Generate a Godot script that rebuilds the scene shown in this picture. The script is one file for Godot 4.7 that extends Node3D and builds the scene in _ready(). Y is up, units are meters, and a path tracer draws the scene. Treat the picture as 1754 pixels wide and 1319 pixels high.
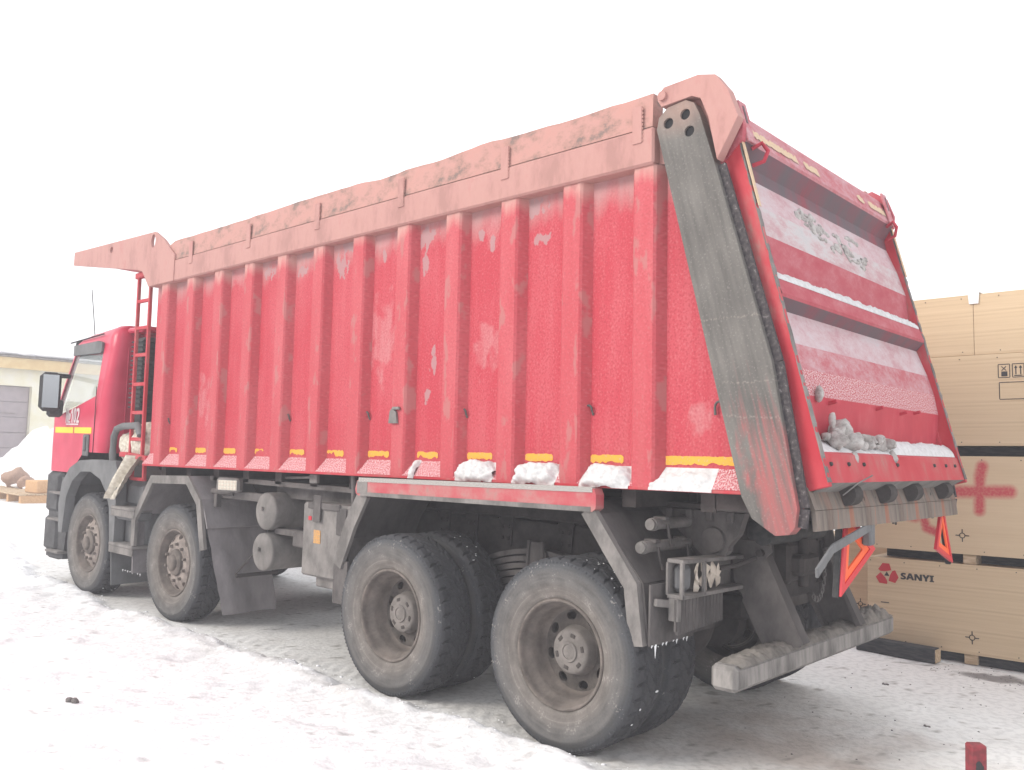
extends Node3D
# A dusty red tipper lorry standing on packed snow beside stacked plywood crates.

var rng := RandomNumberGenerator.new()
var taken := {}
var M := {}
var bumps := {}
const BODY_TURN := 0.0133
const BODY_PIVOT := Vector3(7.1, 1.486, 0)


# ---------------------------------------------------------------- mesh building
class Mesher:
	var st := SurfaceTool.new()
	var sg := -1
	var uvf = null

	func _init() -> void:
		st.begin(Mesh.PRIMITIVE_TRIANGLES)

	func face(pts: Array, out: Vector3, uvs := []) -> void:
		var n := Vector3.ZERO
		for i in range(1, pts.size() - 1):
			n += (pts[i] - pts[0]).cross(pts[i + 1] - pts[0])
		var fl: bool = n.dot(out) > 0.0
		for i in range(1, pts.size() - 1):
			var ids := [0, i + 1, i] if fl else [0, i, i + 1]
			for k in ids:
				st.set_smooth_group(sg)
				if uvs.size():
					st.set_uv(uvs[k])
				elif uvf != null:
					st.set_uv(uvf.call(pts[k]))
				else:
					st.set_uv(Vector2(pts[k].x, pts[k].y))
				st.add_vertex(pts[k])

	func convex(polys: Array, c: Vector3) -> void:
		for p in polys:
			var m := Vector3.ZERO
			for q in p:
				m += q
			face(p, m / p.size() - c)

	func box(c: Vector3, s: Vector3, b := 0.0, basis := Basis.IDENTITY) -> void:
		var h := s * 0.5
		b = minf(b, minf(h.x, minf(h.y, h.z)) * 0.9)
		var polys := []
		if b <= 0.0:
			for ax in 3:
				for sg_ in [-1, 1]:
					var p := []
					for q in [[-1, -1], [1, -1], [1, 1], [-1, 1]]:
						var v := Vector3.ZERO
						v[ax] = h[ax] * sg_
						v[(ax + 1) % 3] = h[(ax + 1) % 3] * q[0]
						v[(ax + 2) % 3] = h[(ax + 2) % 3] * q[1]
						p.append(c + basis * v)
					polys.append(p)
		else:
			for ax in 3:
				var a1 := (ax + 1) % 3
				var a2 := (ax + 2) % 3
				for s0 in [-1, 1]:
					var p := []
					for q in [[-1, -1], [1, -1], [1, 1], [-1, 1]]:
						var v := Vector3.ZERO
						v[ax] = h[ax] * s0
						v[a1] = (h[a1] - b) * q[0]
						v[a2] = (h[a2] - b) * q[1]
						p.append(c + basis * v)
					polys.append(p)
				for s1 in [-1, 1]:
					for s2 in [-1, 1]:
						var p := []
						for q in [[0, -1], [0, 1], [1, 1], [1, -1]]:
							var v := Vector3.ZERO
							v[ax] = (h[ax] - b) * q[1]
							v[a1] = (h[a1] - (b if q[0] == 1 else 0.0)) * s1
							v[a2] = (h[a2] - (b if q[0] == 0 else 0.0)) * s2
							p.append(c + basis * v)
						polys.append(p)
			for x in [-1, 1]:
				for y in [-1, 1]:
					for z in [-1, 1]:
						polys.append([c + basis * Vector3(h.x * x, (h.y - b) * y, (h.z - b) * z), c + basis * Vector3((h.x - b) * x, h.y * y, (h.z - b) * z), c + basis * Vector3((h.x - b) * x, (h.y - b) * y, h.z * z)])
		convex(polys, c)

	func bar(a: Vector3, b: Vector3, w: float, t: float, up := Vector3.UP, bev := 0.0) -> void:
		var x := (b - a).normalized()
		var z := x.cross(up).normalized()
		var y := z.cross(x)
		box((a + b) * 0.5, Vector3((b - a).length(), w, t), bev, Basis(x, y, z))

	func tube(pts: Array, r: float, n := 8, caps := true) -> void:
		var rings := []
		var up := Vector3(0.123, 0.9, 0.31)
		for i in pts.size():
			var d: Vector3 = (pts[mini(i + 1, pts.size() - 1)] - pts[maxi(i - 1, 0)]).normalized()
			var u := d.cross(up).normalized()
			if u.length() < 0.1:
				u = d.cross(Vector3.RIGHT).normalized()
			var v := u.cross(d)
			var ring := []
			for k in n:
				var a := TAU * k / n
				ring.append(pts[i] + (u * cos(a) + v * sin(a)) * r)
			rings.append(ring)
		var keep := sg
		sg = 1
		for i in pts.size() - 1:
			for k in n:
				var l := (k + 1) % n
				face([rings[i][k], rings[i][l], rings[i + 1][l], rings[i + 1][k]], rings[i][k] + rings[i][l] - pts[i] * 2.0)
		sg = -1
		if caps:
			face(rings[0], pts[0] - pts[1])
			face(rings[-1], pts[-1] - pts[-2])
		sg = keep

	# profile points (r, h); the outside lies to the right of the way it is walked
	func lathe(prof: Array, o: Vector3, axis: Vector3, n := 48, sharp := 32.0) -> void:
		var w := axis.normalized()
		var u := w.cross(Vector3(0.1, 0.97, 0.2) if absf(w.y) < 0.9 else Vector3.RIGHT).normalized()
		var v := w.cross(u)
		var grp := 1
		for i in prof.size() - 1:
			var d: Vector2 = prof[i + 1] - prof[i]
			if i > 0:
				var e: Vector2 = prof[i] - prof[i - 1]
				if absf(rad_to_deg(d.angle_to(e))) > sharp:
					grp += 1
			sg = grp
			var nn := Vector2(d.y, -d.x)
			for k in n:
				var a := TAU * k / n
				var b := TAU * (k + 1) / n
				var ea := u * cos(a) + v * sin(a)
				var eb := u * cos(b) + v * sin(b)
				var p := [o + ea * prof[i].x + w * prof[i].y, o + eb * prof[i].x + w * prof[i].y, o + eb * prof[i + 1].x + w * prof[i + 1].y, o + ea * prof[i + 1].x + w * prof[i + 1].y]
				face(p, (ea + eb) * nn.x * 0.5 + w * nn.y)
		sg = -1

	# flat plate in the xy plane between z0 and z1, with round holes [centre, rx, ry]
	func plate(outline: Array, z0: float, z1: float, holes := [], step := 0.05) -> void:
		var rim := []
		for i in outline.size():
			var a: Vector2 = outline[i]
			var b: Vector2 = outline[(i + 1) % outline.size()]
			var k := maxi(1, int(ceil(a.distance_to(b) / step))) if holes.size() else 1
			for j in k:
				rim.append(a.lerp(b, float(j) / k))
		var tris := []
		var all := PackedVector2Array(rim)
		var loops := []
		if holes.size():
			for h in holes:
				var loop := []
				for k in 20:
					var a := TAU * k / 20
					var q := Vector2(cos(a) * h[1], sin(a) * h[2])
					loop.append(h[0] + q)
					all.append(h[0] + q)
				for k in 10:
					var a := TAU * k / 10
					all.append(h[0] + Vector2(cos(a) * h[1], sin(a) * h[2]) * 1.3)
				loops.append(loop)
			var ids := Geometry2D.triangulate_delaunay(all)
			for i in range(0, ids.size(), 3):
				var m := (all[ids[i]] + all[ids[i + 1]] + all[ids[i + 2]]) / 3.0
				var ok := Geometry2D.is_point_in_polygon(m, PackedVector2Array(rim))
				for h in holes:
					var q: Vector2 = m - h[0]
					if (q / Vector2(h[1], h[2])).length() < 0.97:
						ok = false
				if ok:
					tris.append([all[ids[i]], all[ids[i + 1]], all[ids[i + 2]]])
		else:
			var ids := Geometry2D.triangulate_polygon(all)
			for i in range(0, ids.size(), 3):
				tris.append([all[ids[i]], all[ids[i + 1]], all[ids[i + 2]]])
		for t in tris:
			for zz in [z0, z1]:
				var p := []
				for q in t:
					p.append(Vector3(q.x, q.y, zz))
				face(p, Vector3(0, 0, 1 if zz == maxf(z0, z1) else -1))
		var area := 0.0
		for i in rim.size():
			area += rim[i].cross(rim[(i + 1) % rim.size()])
		for i in rim.size():
			var a: Vector2 = rim[i]
			var b: Vector2 = rim[(i + 1) % rim.size()]
			var d := b - a
			var o := Vector2(d.y, -d.x) * signf(area)
			face([Vector3(a.x, a.y, z0), Vector3(b.x, b.y, z0), Vector3(b.x, b.y, z1), Vector3(a.x, a.y, z1)], Vector3(o.x, o.y, 0))
		for j in loops.size():
			for k in 20:
				var a: Vector2 = loops[j][k]
				var b: Vector2 = loops[j][(k + 1) % 20]
				var o: Vector2 = holes[j][0] - a
				face([Vector3(a.x, a.y, z0), Vector3(b.x, b.y, z0), Vector3(b.x, b.y, z1), Vector3(a.x, a.y, z1)], Vector3(o.x, o.y, 0))

	# sheet that follows a polyline (x, y), from z0 to z1, with thickness
	func sheet(line: Array, z0: float, z1: float, th: float) -> void:
		for i in line.size() - 1:
			var a: Vector2 = line[i]
			var b: Vector2 = line[i + 1]
			var d := (b - a).normalized()
			var n := Vector2(-d.y, d.x) * th * 0.5
			var polys := []
			for s in [1, -1]:
				polys.append([Vector3(a.x + n.x * s, a.y + n.y * s, z0), Vector3(b.x + n.x * s, b.y + n.y * s, z0), Vector3(b.x + n.x * s, b.y + n.y * s, z1), Vector3(a.x + n.x * s, a.y + n.y * s, z1)])
			for z in [z0, z1]:
				polys.append([Vector3(a.x + n.x, a.y + n.y, z), Vector3(b.x + n.x, b.y + n.y, z), Vector3(b.x - n.x, b.y - n.y, z), Vector3(a.x - n.x, a.y - n.y, z)])
			for p in [a, b]:
				polys.append([Vector3(p.x + n.x, p.y + n.y, z0), Vector3(p.x - n.x, p.y - n.y, z0), Vector3(p.x - n.x, p.y - n.y, z1), Vector3(p.x + n.x, p.y + n.y, z1)])
			convex(polys, Vector3((a.x + b.x) * 0.5, (a.y + b.y) * 0.5, (z0 + z1) * 0.5))

	# band of constant width that follows a polyline, as a plate z0..z1
	func band(line: Array, w: float, z0: float, z1: float) -> void:
		var inner := []
		for i in line.size():
			var d1: Vector2 = (line[i] - line[maxi(i - 1, 0)]).normalized()
			var d2: Vector2 = (line[mini(i + 1, line.size() - 1)] - line[i]).normalized()
			if i == 0:
				d1 = d2
			if i == line.size() - 1:
				d2 = d1
			var n := Vector2(d1.y + d2.y, -d1.x - d2.x).normalized()
			inner.append(line[i] + n * w / maxf(0.5, n.dot(Vector2(d1.y, -d1.x))))
		var poly := line.duplicate()
		inner.reverse()
		poly.append_array(inner)
		plate(poly, z0, z1)

	func blob(c: Vector3, r: Vector3, noise: FastNoiseLite, rough := 0.35, n := 18, basis := Basis.IDENTITY) -> void:
		var g := []
		for i in n / 2 + 1:
			var th := PI * i / (n / 2)
			var row := []
			for k in n:
				var ph := TAU * k / n
				var d := Vector3(sin(th) * cos(ph), cos(th), sin(th) * sin(ph))
				if i == 0 or i == n / 2:
					d = Vector3(0, cos(th), 0)
				var q := 1.0 + rough * noise.get_noise_3dv((d * r + c) * 10.0)
				row.append(c + basis * (d * r * q))
			g.append(row)
		sg = 1
		for i in n / 2:
			for k in n:
				var l := (k + 1) % n
				face([g[i][k], g[i][l], g[i + 1][l], g[i + 1][k]], (g[i][k] + g[i + 1][l]) * 0.5 - c)
		sg = -1

	# snow lying on a strip: at(u, v) gives the surface point, depth(u, v) the thickness along up
	func drift(nu: int, nv: int, at: Callable, depth: Callable, up: Vector3) -> void:
		var g := []
		for i in nu + 1:
			var row := []
			for j in nv + 1:
				var d: float = depth.call(float(i) / nu, float(j) / nv)
				row.append(at.call(float(i) / nu, float(j) / nv) + up * (d if d > 0.0 else -0.004))
			g.append(row)
		sg = 1
		for i in nu:
			for j in nv:
				face([g[i][j], g[i + 1][j], g[i + 1][j + 1], g[i][j + 1]], up)
		sg = -1

	func mesh() -> ArrayMesh:
		st.generate_normals()
		return st.commit()


func numbered(called: String, parent: Node) -> String:
	var key := "%d/%s" % [parent.get_instance_id(), called]
	var k: int = taken.get(key, 0)
	taken[key] = k + 1
	return called if k == 0 else "%s_%03d" % [called, k]


func put(called: String, m, mat: Material, parent: Node = self) -> MeshInstance3D:
	var o := MeshInstance3D.new()
	o.mesh = m.mesh() if m is Mesher else m
	o.material_override = null
	for i in o.mesh.get_surface_count():
		if o.mesh.surface_get_material(i) == null:
			o.mesh.surface_set_material(i, mat)
	o.name = numbered(called, parent)
	parent.add_child(o, true)
	return o


func again(called: String, src: MeshInstance3D, mat: Material, parent: Node) -> MeshInstance3D:
	var o := MeshInstance3D.new()
	o.mesh = src.mesh
	o.set_surface_override_material(0, mat)
	o.name = numbered(called, parent)
	parent.add_child(o, true)
	return o


func tag(o: Node, label: String, category: String, group := "", kind := "") -> Node:
	o.set_meta("label", label)
	if category:
		o.set_meta("category", category)
	if group:
		o.set_meta("group", group)
	if kind:
		o.set_meta("kind", kind)
	return o


func node(called: String, parent: Node = self, at := Vector3.ZERO) -> Node3D:
	var o := Node3D.new()
	o.name = numbered(called, parent)
	o.position = at
	parent.add_child(o, true)
	return o


func noise(seed_: int, freq: float, oct := 4) -> FastNoiseLite:
	var f := FastNoiseLite.new()
	f.seed = seed_
	f.noise_type = FastNoiseLite.TYPE_SIMPLEX_SMOOTH
	f.frequency = freq
	f.fractal_octaves = oct
	return f


func lin(r: float, g: float, b: float) -> Color:
	return Color(r, g, b).linear_to_srgb()


# tri-planar weathered surface: stops are [offset, r, g, b] in linear values
func mat(called: String, stops: Array, rough: float, tile := 1.0, freq := 0.012, bump := 0.0, seed_ := 1, stretch := Vector3.ONE, oct := 5, metal := 0.0, gain := 0.5) -> StandardMaterial3D:
	var m := StandardMaterial3D.new()
	m.resource_name = called
	m.roughness = rough
	m.metallic = metal
	m.metallic_specular = 0.4
	m.uv1_triplanar = true
	m.uv1_scale = stretch / tile
	var t := NoiseTexture2D.new()
	t.width = 512
	t.height = 512
	t.seamless = true
	t.noise = noise(seed_, freq, oct)
	t.noise.fractal_gain = gain
	var g := Gradient.new()
	g.offsets = PackedFloat32Array(stops.map(func(s): return s[0]))
	g.colors = PackedColorArray(stops.map(func(s): return lin(s[1], s[2], s[3])))
	t.color_ramp = g
	m.albedo_texture = t
	if bump > 0.0:
		var key := "%.3f/%d" % [freq, oct]
		if not bumps.has(key):
			var b := NoiseTexture2D.new()
			b.width = 512
			b.height = 512
			b.seamless = true
			b.as_normal_map = true
			b.bump_strength = 6.0
			b.noise = noise(seed_ + 7, freq * 2.0, oct)
			bumps[key] = b
		m.normal_enabled = true
		m.normal_texture = bumps[key]
		m.normal_scale = bump
	M[called] = m
	return m


# dust: one colour, a little lighter and darker in patches of every size
func dust(called: String, r: float, g: float, b: float, c: float, tile := 1.1, stretch := Vector3.ONE, bump := 0.1, seed_ := 1) -> StandardMaterial3D:
	return mat(called, [[0.22, r * (1 - c), g * (1 - c), b * (1 - c)], [0.5, r, g, b], [0.78, r * (1 + c), g * (1 + c * 0.97), b * (1 + c * 0.94)]], 0.92, tile, 0.006, bump, seed_, stretch, 7, 0.0, 0.72)


func flat_mat(called: String, r: float, g: float, b: float, rough: float, metal := 0.0) -> StandardMaterial3D:
	var m := StandardMaterial3D.new()
	m.resource_name = called
	m.albedo_color = lin(r, g, b)
	m.roughness = rough
	m.metallic = metal
	M[called] = m
	return m


func image_mat(called: String, w: int, h: int, rough: float, f: Callable) -> StandardMaterial3D:
	var im := Image.create(w, h, false, Image.FORMAT_RGB8)
	for y in h:
		for x in w:
			var c: Color = f.call(float(x) / w, float(y) / h)
			im.set_pixel(x, y, c.linear_to_srgb())
	var m := StandardMaterial3D.new()
	m.resource_name = called
	m.albedo_texture = ImageTexture.create_from_image(im)
	m.roughness = rough
	m.metallic_specular = 0.4
	M[called] = m
	return m


func materials() -> void:
	mat("red_paint", [[0.2, 0.5, 0.09, 0.11], [0.5, 0.46, 0.036, 0.06], [0.8, 0.4, 0.026, 0.048]], 0.6, 1.3, 0.006, 0.06, 3, Vector3(1, 0.5, 1), 7, 0.0, 0.7)
	mat("red_worn", [[0.16, 0.34, 0.19, 0.17], [0.3, 0.42, 0.1, 0.1], [0.5, 0.46, 0.045, 0.06], [0.8, 0.42, 0.025, 0.04]], 0.65, 1.3, 0.006, 0.06, 5, Vector3(1, 0.4, 1), 7, 0.0, 0.7)
	mat("red_cab", [[0.3, 0.56, 0.05, 0.1], [0.7, 0.5, 0.035, 0.078]], 0.32, 1.6, 0.006, 0.0, 8)
	mat("rail_paint", [[0.2, 0.36, 0.19, 0.17], [0.42, 0.43, 0.228, 0.205], [0.62, 0.45, 0.247, 0.22], [0.85, 0.43, 0.2, 0.185]], 0.75, 1.4, 0.006, 0.08, 11, Vector3(1, 0.4, 1), 7, 0.0, 0.74)
	mat("rail_rusty", [[0.16, 0.2, 0.145, 0.13], [0.32, 0.37, 0.21, 0.18], [0.52, 0.46, 0.25, 0.22], [0.8, 0.47, 0.245, 0.215]], 0.8, 1.2, 0.006, 0.14, 13, Vector3(1, 1.4, 1), 7, 0.0, 0.76)
	mat("frosted_red", [[0.3, 0.42, 0.05, 0.07], [0.42, 0.45, 0.14, 0.16], [0.56, 0.55, 0.33, 0.34], [0.74, 0.68, 0.56, 0.56]], 0.8, 0.3, 0.05, 0.3, 15, Vector3.ONE, 3)
	mat("frost_light", [[0.2, 0.45, 0.25, 0.27], [0.45, 0.5, 0.36, 0.38], [0.7, 0.53, 0.44, 0.46], [0.85, 0.5, 0.47, 0.49]], 0.85, 1.4, 0.008, 0.1, 17, Vector3(1, 1, 0.6), 8, 0.0, 0.85)
	mat("frost_mid", [[0.2, 0.42, 0.1, 0.12], [0.5, 0.46, 0.2, 0.22], [0.8, 0.5, 0.32, 0.34]], 0.8, 1.2, 0.01, 0.1, 18, Vector3(1, 1, 0.6), 8, 0.0, 0.85)
	mat("frost_thin", [[0.2, 0.38, 0.05, 0.072], [0.5, 0.41, 0.085, 0.105], [0.8, 0.45, 0.15, 0.17]], 0.75, 1.2, 0.01, 0.08, 19, Vector3(1, 1, 0.6), 8, 0.0, 0.8)
	mat("shade_paint", [[0.25, 0.12, 0.1, 0.112], [0.55, 0.155, 0.09, 0.105], [0.85, 0.24, 0.06, 0.078]], 0.8, 1.8, 0.006, 0.05, 21, Vector3(1, 0.6, 1.6), 7, 0.0, 0.65)  # shade below the tailgate beams, put into the colour
	dust("road_dust", 0.104, 0.096, 0.094, 0.3, 1.1, Vector3(1, 0.6, 1), 0.12, 23)
	dust("pale_dust", 0.182, 0.171, 0.164, 0.3, 1.1, Vector3(1, 0.6, 1), 0.12, 25)
	dust("dark_steel", 0.052, 0.046, 0.045, 0.35, 1.0, Vector3.ONE, 0.12, 27)
	dust("plastic_grey", 0.15, 0.153, 0.157, 0.2, 1.4, Vector3(1, 0.6, 1), 0.05, 29)
	mat("black_plastic", [[0.3, 0.025, 0.026, 0.028], [0.7, 0.045, 0.045, 0.045]], 0.7, 0.6, 0.02, 0.1, 31)
	dust("sidewall", 0.165, 0.152, 0.142, 0.2, 1.0, Vector3.ONE, 0.1, 33)
	dust("tread", 0.05, 0.051, 0.056, 0.35, 0.6, Vector3.ONE, 0.1, 35)
	dust("rim_dust", 0.15, 0.13, 0.117, 0.42, 0.7, Vector3.ONE, 0.18, 37)
	dust("hub_dust", 0.18, 0.165, 0.155, 0.25, 0.5, Vector3.ONE, 0.15, 38)
	mat("snow", [[0.3, 0.82, 0.83, 0.86], [0.7, 0.9, 0.9, 0.91]], 0.95, 0.4, 0.03, 0.5, 41)
	mat("dirty_snow", [[0.2, 0.2, 0.185, 0.175], [0.45, 0.33, 0.31, 0.295], [0.7, 0.5, 0.48, 0.465]], 0.95, 0.35, 0.008, 0.3, 43, Vector3.ONE, 7, 0.0, 0.7)
	mat("ice_grit", [[0.25, 0.16, 0.15, 0.14], [0.5, 0.36, 0.34, 0.32], [0.75, 0.6, 0.58, 0.56]], 0.9, 0.12, 0.04, 0.6, 45)
	mat("speckled_shade", [[0.3, 0.045, 0.04, 0.045], [0.62, 0.075, 0.066, 0.068], [0.78, 0.1, 0.09, 0.092], [0.9, 0.26, 0.245, 0.245]], 0.9, 0.4, 0.025, 0.15, 46, Vector3.ONE, 5)  # arm edge coloured dark for its shaded side, with frost specks
	dust("road_ice", 0.2, 0.185, 0.168, 0.4, 0.6, Vector3.ONE, 0.3, 44)
	dust("bumper_dust", 0.2, 0.19, 0.182, 0.45, 0.9, Vector3(1, 0.3, 1.6), 0.1, 26)
	dust("shaded_disc", 0.085, 0.076, 0.07, 0.4, 0.6, Vector3.ONE, 0.15, 40)  # disc tone darkened to stand in for shade deep in the dish
	mat("frost_grey", [[0.2, 0.44, 0.26, 0.275], [0.45, 0.49, 0.38, 0.39], [0.6, 0.5, 0.46, 0.465], [0.8, 0.46, 0.45, 0.455]], 0.85, 1.1, 0.007, 0.12, 20, Vector3(1, 1, 0.5), 8, 0.0, 0.8)
	dust("bumper_plastic", 0.085, 0.086, 0.09, 0.25, 1.0, Vector3.ONE, 0.06, 30)
	dust("front_disc", 0.25, 0.215, 0.195, 0.35, 0.5, Vector3.ONE, 0.15, 36)
	dust("notch_shade", 0.07, 0.062, 0.058, 0.4, 0.6, Vector3.ONE, 0.12, 39)  # dark colour in place of the shade inside the hub notches
	mat("guard_red", [[0.2, 0.3, 0.2, 0.18], [0.38, 0.42, 0.17, 0.165], [0.6, 0.44, 0.1, 0.11], [0.85, 0.43, 0.06, 0.08]], 0.75, 1.6, 0.006, 0.06, 6, Vector3(1, 1, 1), 7, 0.0, 0.7)
	dust("flap_rubber", 0.225, 0.21, 0.215, 0.25, 1.3, Vector3(1, 0.5, 1), 0.1, 24)
	mat("lump_snow", [[0.25, 0.5, 0.5, 0.5], [0.6, 0.62, 0.62, 0.625]], 0.95, 0.5, 0.02, 0.4, 42)
	mat("dark_red", [[0.3, 0.16, 0.03, 0.035], [0.7, 0.24, 0.035, 0.045]], 0.6, 0.4, 0.02, 0.05, 7)
	mat("plywood", [[0.2, 0.53, 0.4, 0.255], [0.45, 0.59, 0.455, 0.295], [0.6, 0.605, 0.47, 0.31], [0.85, 0.63, 0.495, 0.33]], 0.75, 1.6, 0.008, 0.03, 47, Vector3(0.16, 9.0, 1), 7, 0.0, 0.66)
	mat("plywood_side", [[0.2, 0.42, 0.29, 0.17], [0.5, 0.5, 0.36, 0.22], [0.85, 0.56, 0.42, 0.27]], 0.75, 1.6, 0.008, 0.05, 48, Vector3(1, 4.2, 0.3), 6)
	mat("lumber", [[0.25, 0.4, 0.29, 0.18], [0.5, 0.5, 0.38, 0.25], [0.75, 0.58, 0.46, 0.32]], 0.85, 0.5, 0.012, 0.1, 49, Vector3(0.4, 3, 3))
	mat("black_timber", [[0.3, 0.025, 0.027, 0.03], [0.7, 0.06, 0.06, 0.062]], 0.85, 0.5, 0.014, 0.2, 51, Vector3(0.5, 3, 3))
	mat("rust_chute", [[0.12, 0.07, 0.058, 0.05], [0.35, 0.165, 0.14, 0.12], [0.6, 0.22, 0.185, 0.16], [0.72, 0.3, 0.14, 0.09], [0.9, 0.3, 0.11, 0.07]], 0.9, 1.3, 0.006, 0.15, 53, Vector3(1, 0.25, 2.6), 7, 0.0, 0.7)
	mat("yellow_tape", [[0.18, 0.5, 0.36, 0.24], [0.3, 0.68, 0.34, 0.05], [0.7, 0.72, 0.37, 0.04]], 0.5, 0.25, 0.02, 0.1, 55)
	mat("faded_tape", [[0.25, 0.5, 0.38, 0.33], [0.5, 0.58, 0.42, 0.27], [0.75, 0.62, 0.46, 0.27]], 0.7, 0.2, 0.02, 0.1, 56)
	mat("yellow_wall", [[0.25, 0.86, 0.82, 0.6], [0.5, 0.9, 0.87, 0.68], [0.8, 0.9, 0.88, 0.74]], 0.9, 4.0, 0.012, 0.05, 57)
	mat("ochre_trim", [[0.3, 0.7, 0.5, 0.22], [0.7, 0.78, 0.6, 0.3]], 0.9, 3.0, 0.012, 0.0, 58)
	mat("door_taupe", [[0.3, 0.36, 0.31, 0.32], [0.7, 0.4, 0.345, 0.355]], 0.7, 2.0, 0.012, 0.0, 59)
	mat("roof_sheet", [[0.3, 0.16, 0.13, 0.1], [0.7, 0.3, 0.27, 0.24]], 0.9, 2.0, 0.02, 0.1, 60)
	mat("sackcloth", [[0.3, 0.42, 0.38, 0.31], [0.55, 0.58, 0.54, 0.46], [0.8, 0.66, 0.63, 0.56]], 0.95, 0.4, 0.016, 0.3, 61)
	mat("brick_rubble", [[0.3, 0.3, 0.19, 0.14], [0.7, 0.44, 0.3, 0.22]], 0.95, 0.5, 0.02, 0.3, 63)
	mat("tan_block", [[0.3, 0.55, 0.33, 0.16], [0.7, 0.64, 0.42, 0.24]], 0.9, 0.5, 0.02, 0.2, 64)
	mat("dark_grit", [[0.3, 0.11, 0.1, 0.1], [0.7, 0.24, 0.22, 0.21]], 0.95, 0.1, 0.03, 0.4, 65)
	mat("faded_orange", [[0.3, 0.3, 0.25, 0.2], [0.45, 0.5, 0.26, 0.09], [0.7, 0.55, 0.3, 0.1]], 0.8, 0.15, 0.02, 0.1, 54)
	flat_mat("dark_void", 0.015, 0.015, 0.018, 0.9)
	flat_mat("black_print", 0.03, 0.028, 0.03, 0.8)
	flat_mat("red_print", 0.5, 0.02, 0.035, 0.7)
	flat_mat("white_print", 0.72, 0.62, 0.62, 0.7)
	flat_mat("stripe_yellow", 0.8, 0.56, 0.03, 0.5)
	flat_mat("orange_reflex", 0.95, 0.13, 0.035, 0.35)
	flat_mat("red_reflex", 0.62, 0.025, 0.045, 0.35)
	flat_mat("amber", 0.75, 0.26, 0.12, 0.4)
	flat_mat("lens", 0.62, 0.6, 0.52, 0.35)
	flat_mat("broken_lamp", 0.62, 0.55, 0.47, 0.6)
	flat_mat("blue_plastic", 0.03, 0.12, 0.45, 0.5)
	flat_mat("green_print", 0.12, 0.42, 0.24, 0.8)
	flat_mat("mirror_glass", 0.42, 0.44, 0.45, 0.06, 1.0)
	flat_mat("steering", 0.02, 0.02, 0.02, 0.6)
	flat_mat("seat_cloth", 0.2, 0.2, 0.21, 0.9)
	var g := flat_mat("glass", 0.6, 0.7, 0.68, 0.05)
	g.transparency = BaseMaterial3D.TRANSPARENCY_ALPHA
	g.albedo_color.a = 0.16
	var n1 := noise(71, 1.0, 4)
	var n2 := noise(72, 1.0, 3)
	var n3 := noise(73, 1.0, 5)
	# scrapes and dust on the side of the body: [x, y, rx, ry, kind]; kind 0 dust, 1 bare grey scrape
	var marks := [[4.24, 3.1, 0.1, 0.14, 1], [4.3, 3.24, 0.12, 0.09, 1], [4.74, 2.5, 0.2, 0.3, 0], [5.2, 3.16, 0.13, 0.1, 1], [5.2, 3.0, 0.05, 0.12, 1], [5.745, 3.1, 0.05, 0.06, 1], [5.85, 3.16, 0.08, 0.14, 0], [5.84, 3.02, 0.03, 0.08, 1], [6.28, 3.0, 0.09, 0.05, 1], [6.2, 3.2, 0.12, 0.08, 1], [3.76, 3.25, 0.12, 0.06, 1], [3.7, 3.12, 0.09, 0.06, 1], [3.22, 3.17, 0.1, 0.08, 1], [4.7, 3.22, 0.16, 0.1, 0], [4.75, 3.1, 0.03, 0.05, 1], [6.7, 3.22, 0.25, 0.06, 0], [7.5, 2.2, 0.06, 0.12, 0], [5.8, 2.35, 0.1, 0.2, 0], [2.7, 3.2, 0.14, 0.1, 0], [5.3, 2.3, 0.04, 0.12, 1], [5.25, 2.05, 0.05, 0.06, 1], [2.2, 2.1, 0.1, 0.25, 0], [7.35, 1.9, 0.08, 0.1, 0]]
	var body_look := func(u: float, v: float, rib: bool) -> Color:
		var x := 1.1 + u * 6.9
		var y := 3.3 - v * 1.9
		var k := 0.5 + 0.5 * n1.get_noise_2d(x * 2.2, y * 0.8)
		var fine := n2.get_noise_2d(x * 60.0, y * 50.0)
		var streak := n3.get_noise_2d(x * 14.0, y * 0.9)
		var c := Color(0.445, 0.034, 0.056).lerp(Color(0.51, 0.105, 0.125), clampf(k * 0.9 - 0.25 + fine * 0.28 + streak * 0.3, 0, 1))
		if fine > 0.42:
			c = c.lerp(Color(0.52, 0.2, 0.2), 0.35)
		if fine < -0.3:
			c = c.lerp(Color(0.3, 0.028, 0.04), 0.5)
		var depth := 3.262 - y + 0.1 * n3.get_noise_2d(x * 5.0, 3.0) + 0.05 * streak
		var reach := 0.10 if rib else 0.2
		var dust := clampf(1.0 - depth / reach, 0, 1)
		if rib:
			c = c.lerp(Color(0.5, 0.15, 0.15), 0.22)
			c = c.lerp(Color(0.5, 0.27, 0.24), dust * 0.95)
			var sc := n1.get_noise_2d(x * 9.0 + 40.0, y * 2.6)
			if sc > 0.36:
				c = c.lerp(Color(0.4, 0.15, 0.145), clampf((sc - 0.3) * 5.0, 0, 0.75))
		else:
			c = c.lerp(Color(0.43, 0.27, 0.26), dust * 0.85)
			for m in marks:
				var q := Vector2((x - m[0]) / m[2], (y - m[1]) / m[3])
				var r := q.length()
				if r < 1.5:
					if m[4] == 1:
						var e := r + 0.9 * n3.get_noise_2d(x * 16.0, y * 7.0)
						if e < 0.62:
							c = c.lerp(Color(0.36, 0.24, 0.245), 0.75)
					else:
						var e := r + 1.1 * n3.get_noise_2d(x * 7.0, y * 5.0)
						c = c.lerp(Color(0.5, 0.24, 0.245), clampf((1.0 - e) * 1.1, 0, 0.55) * clampf(0.7 + fine * 0.5 + streak * 0.5, 0.2, 1.0))
		var low := clampf((1.95 - y) / 0.35, 0, 1)
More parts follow.
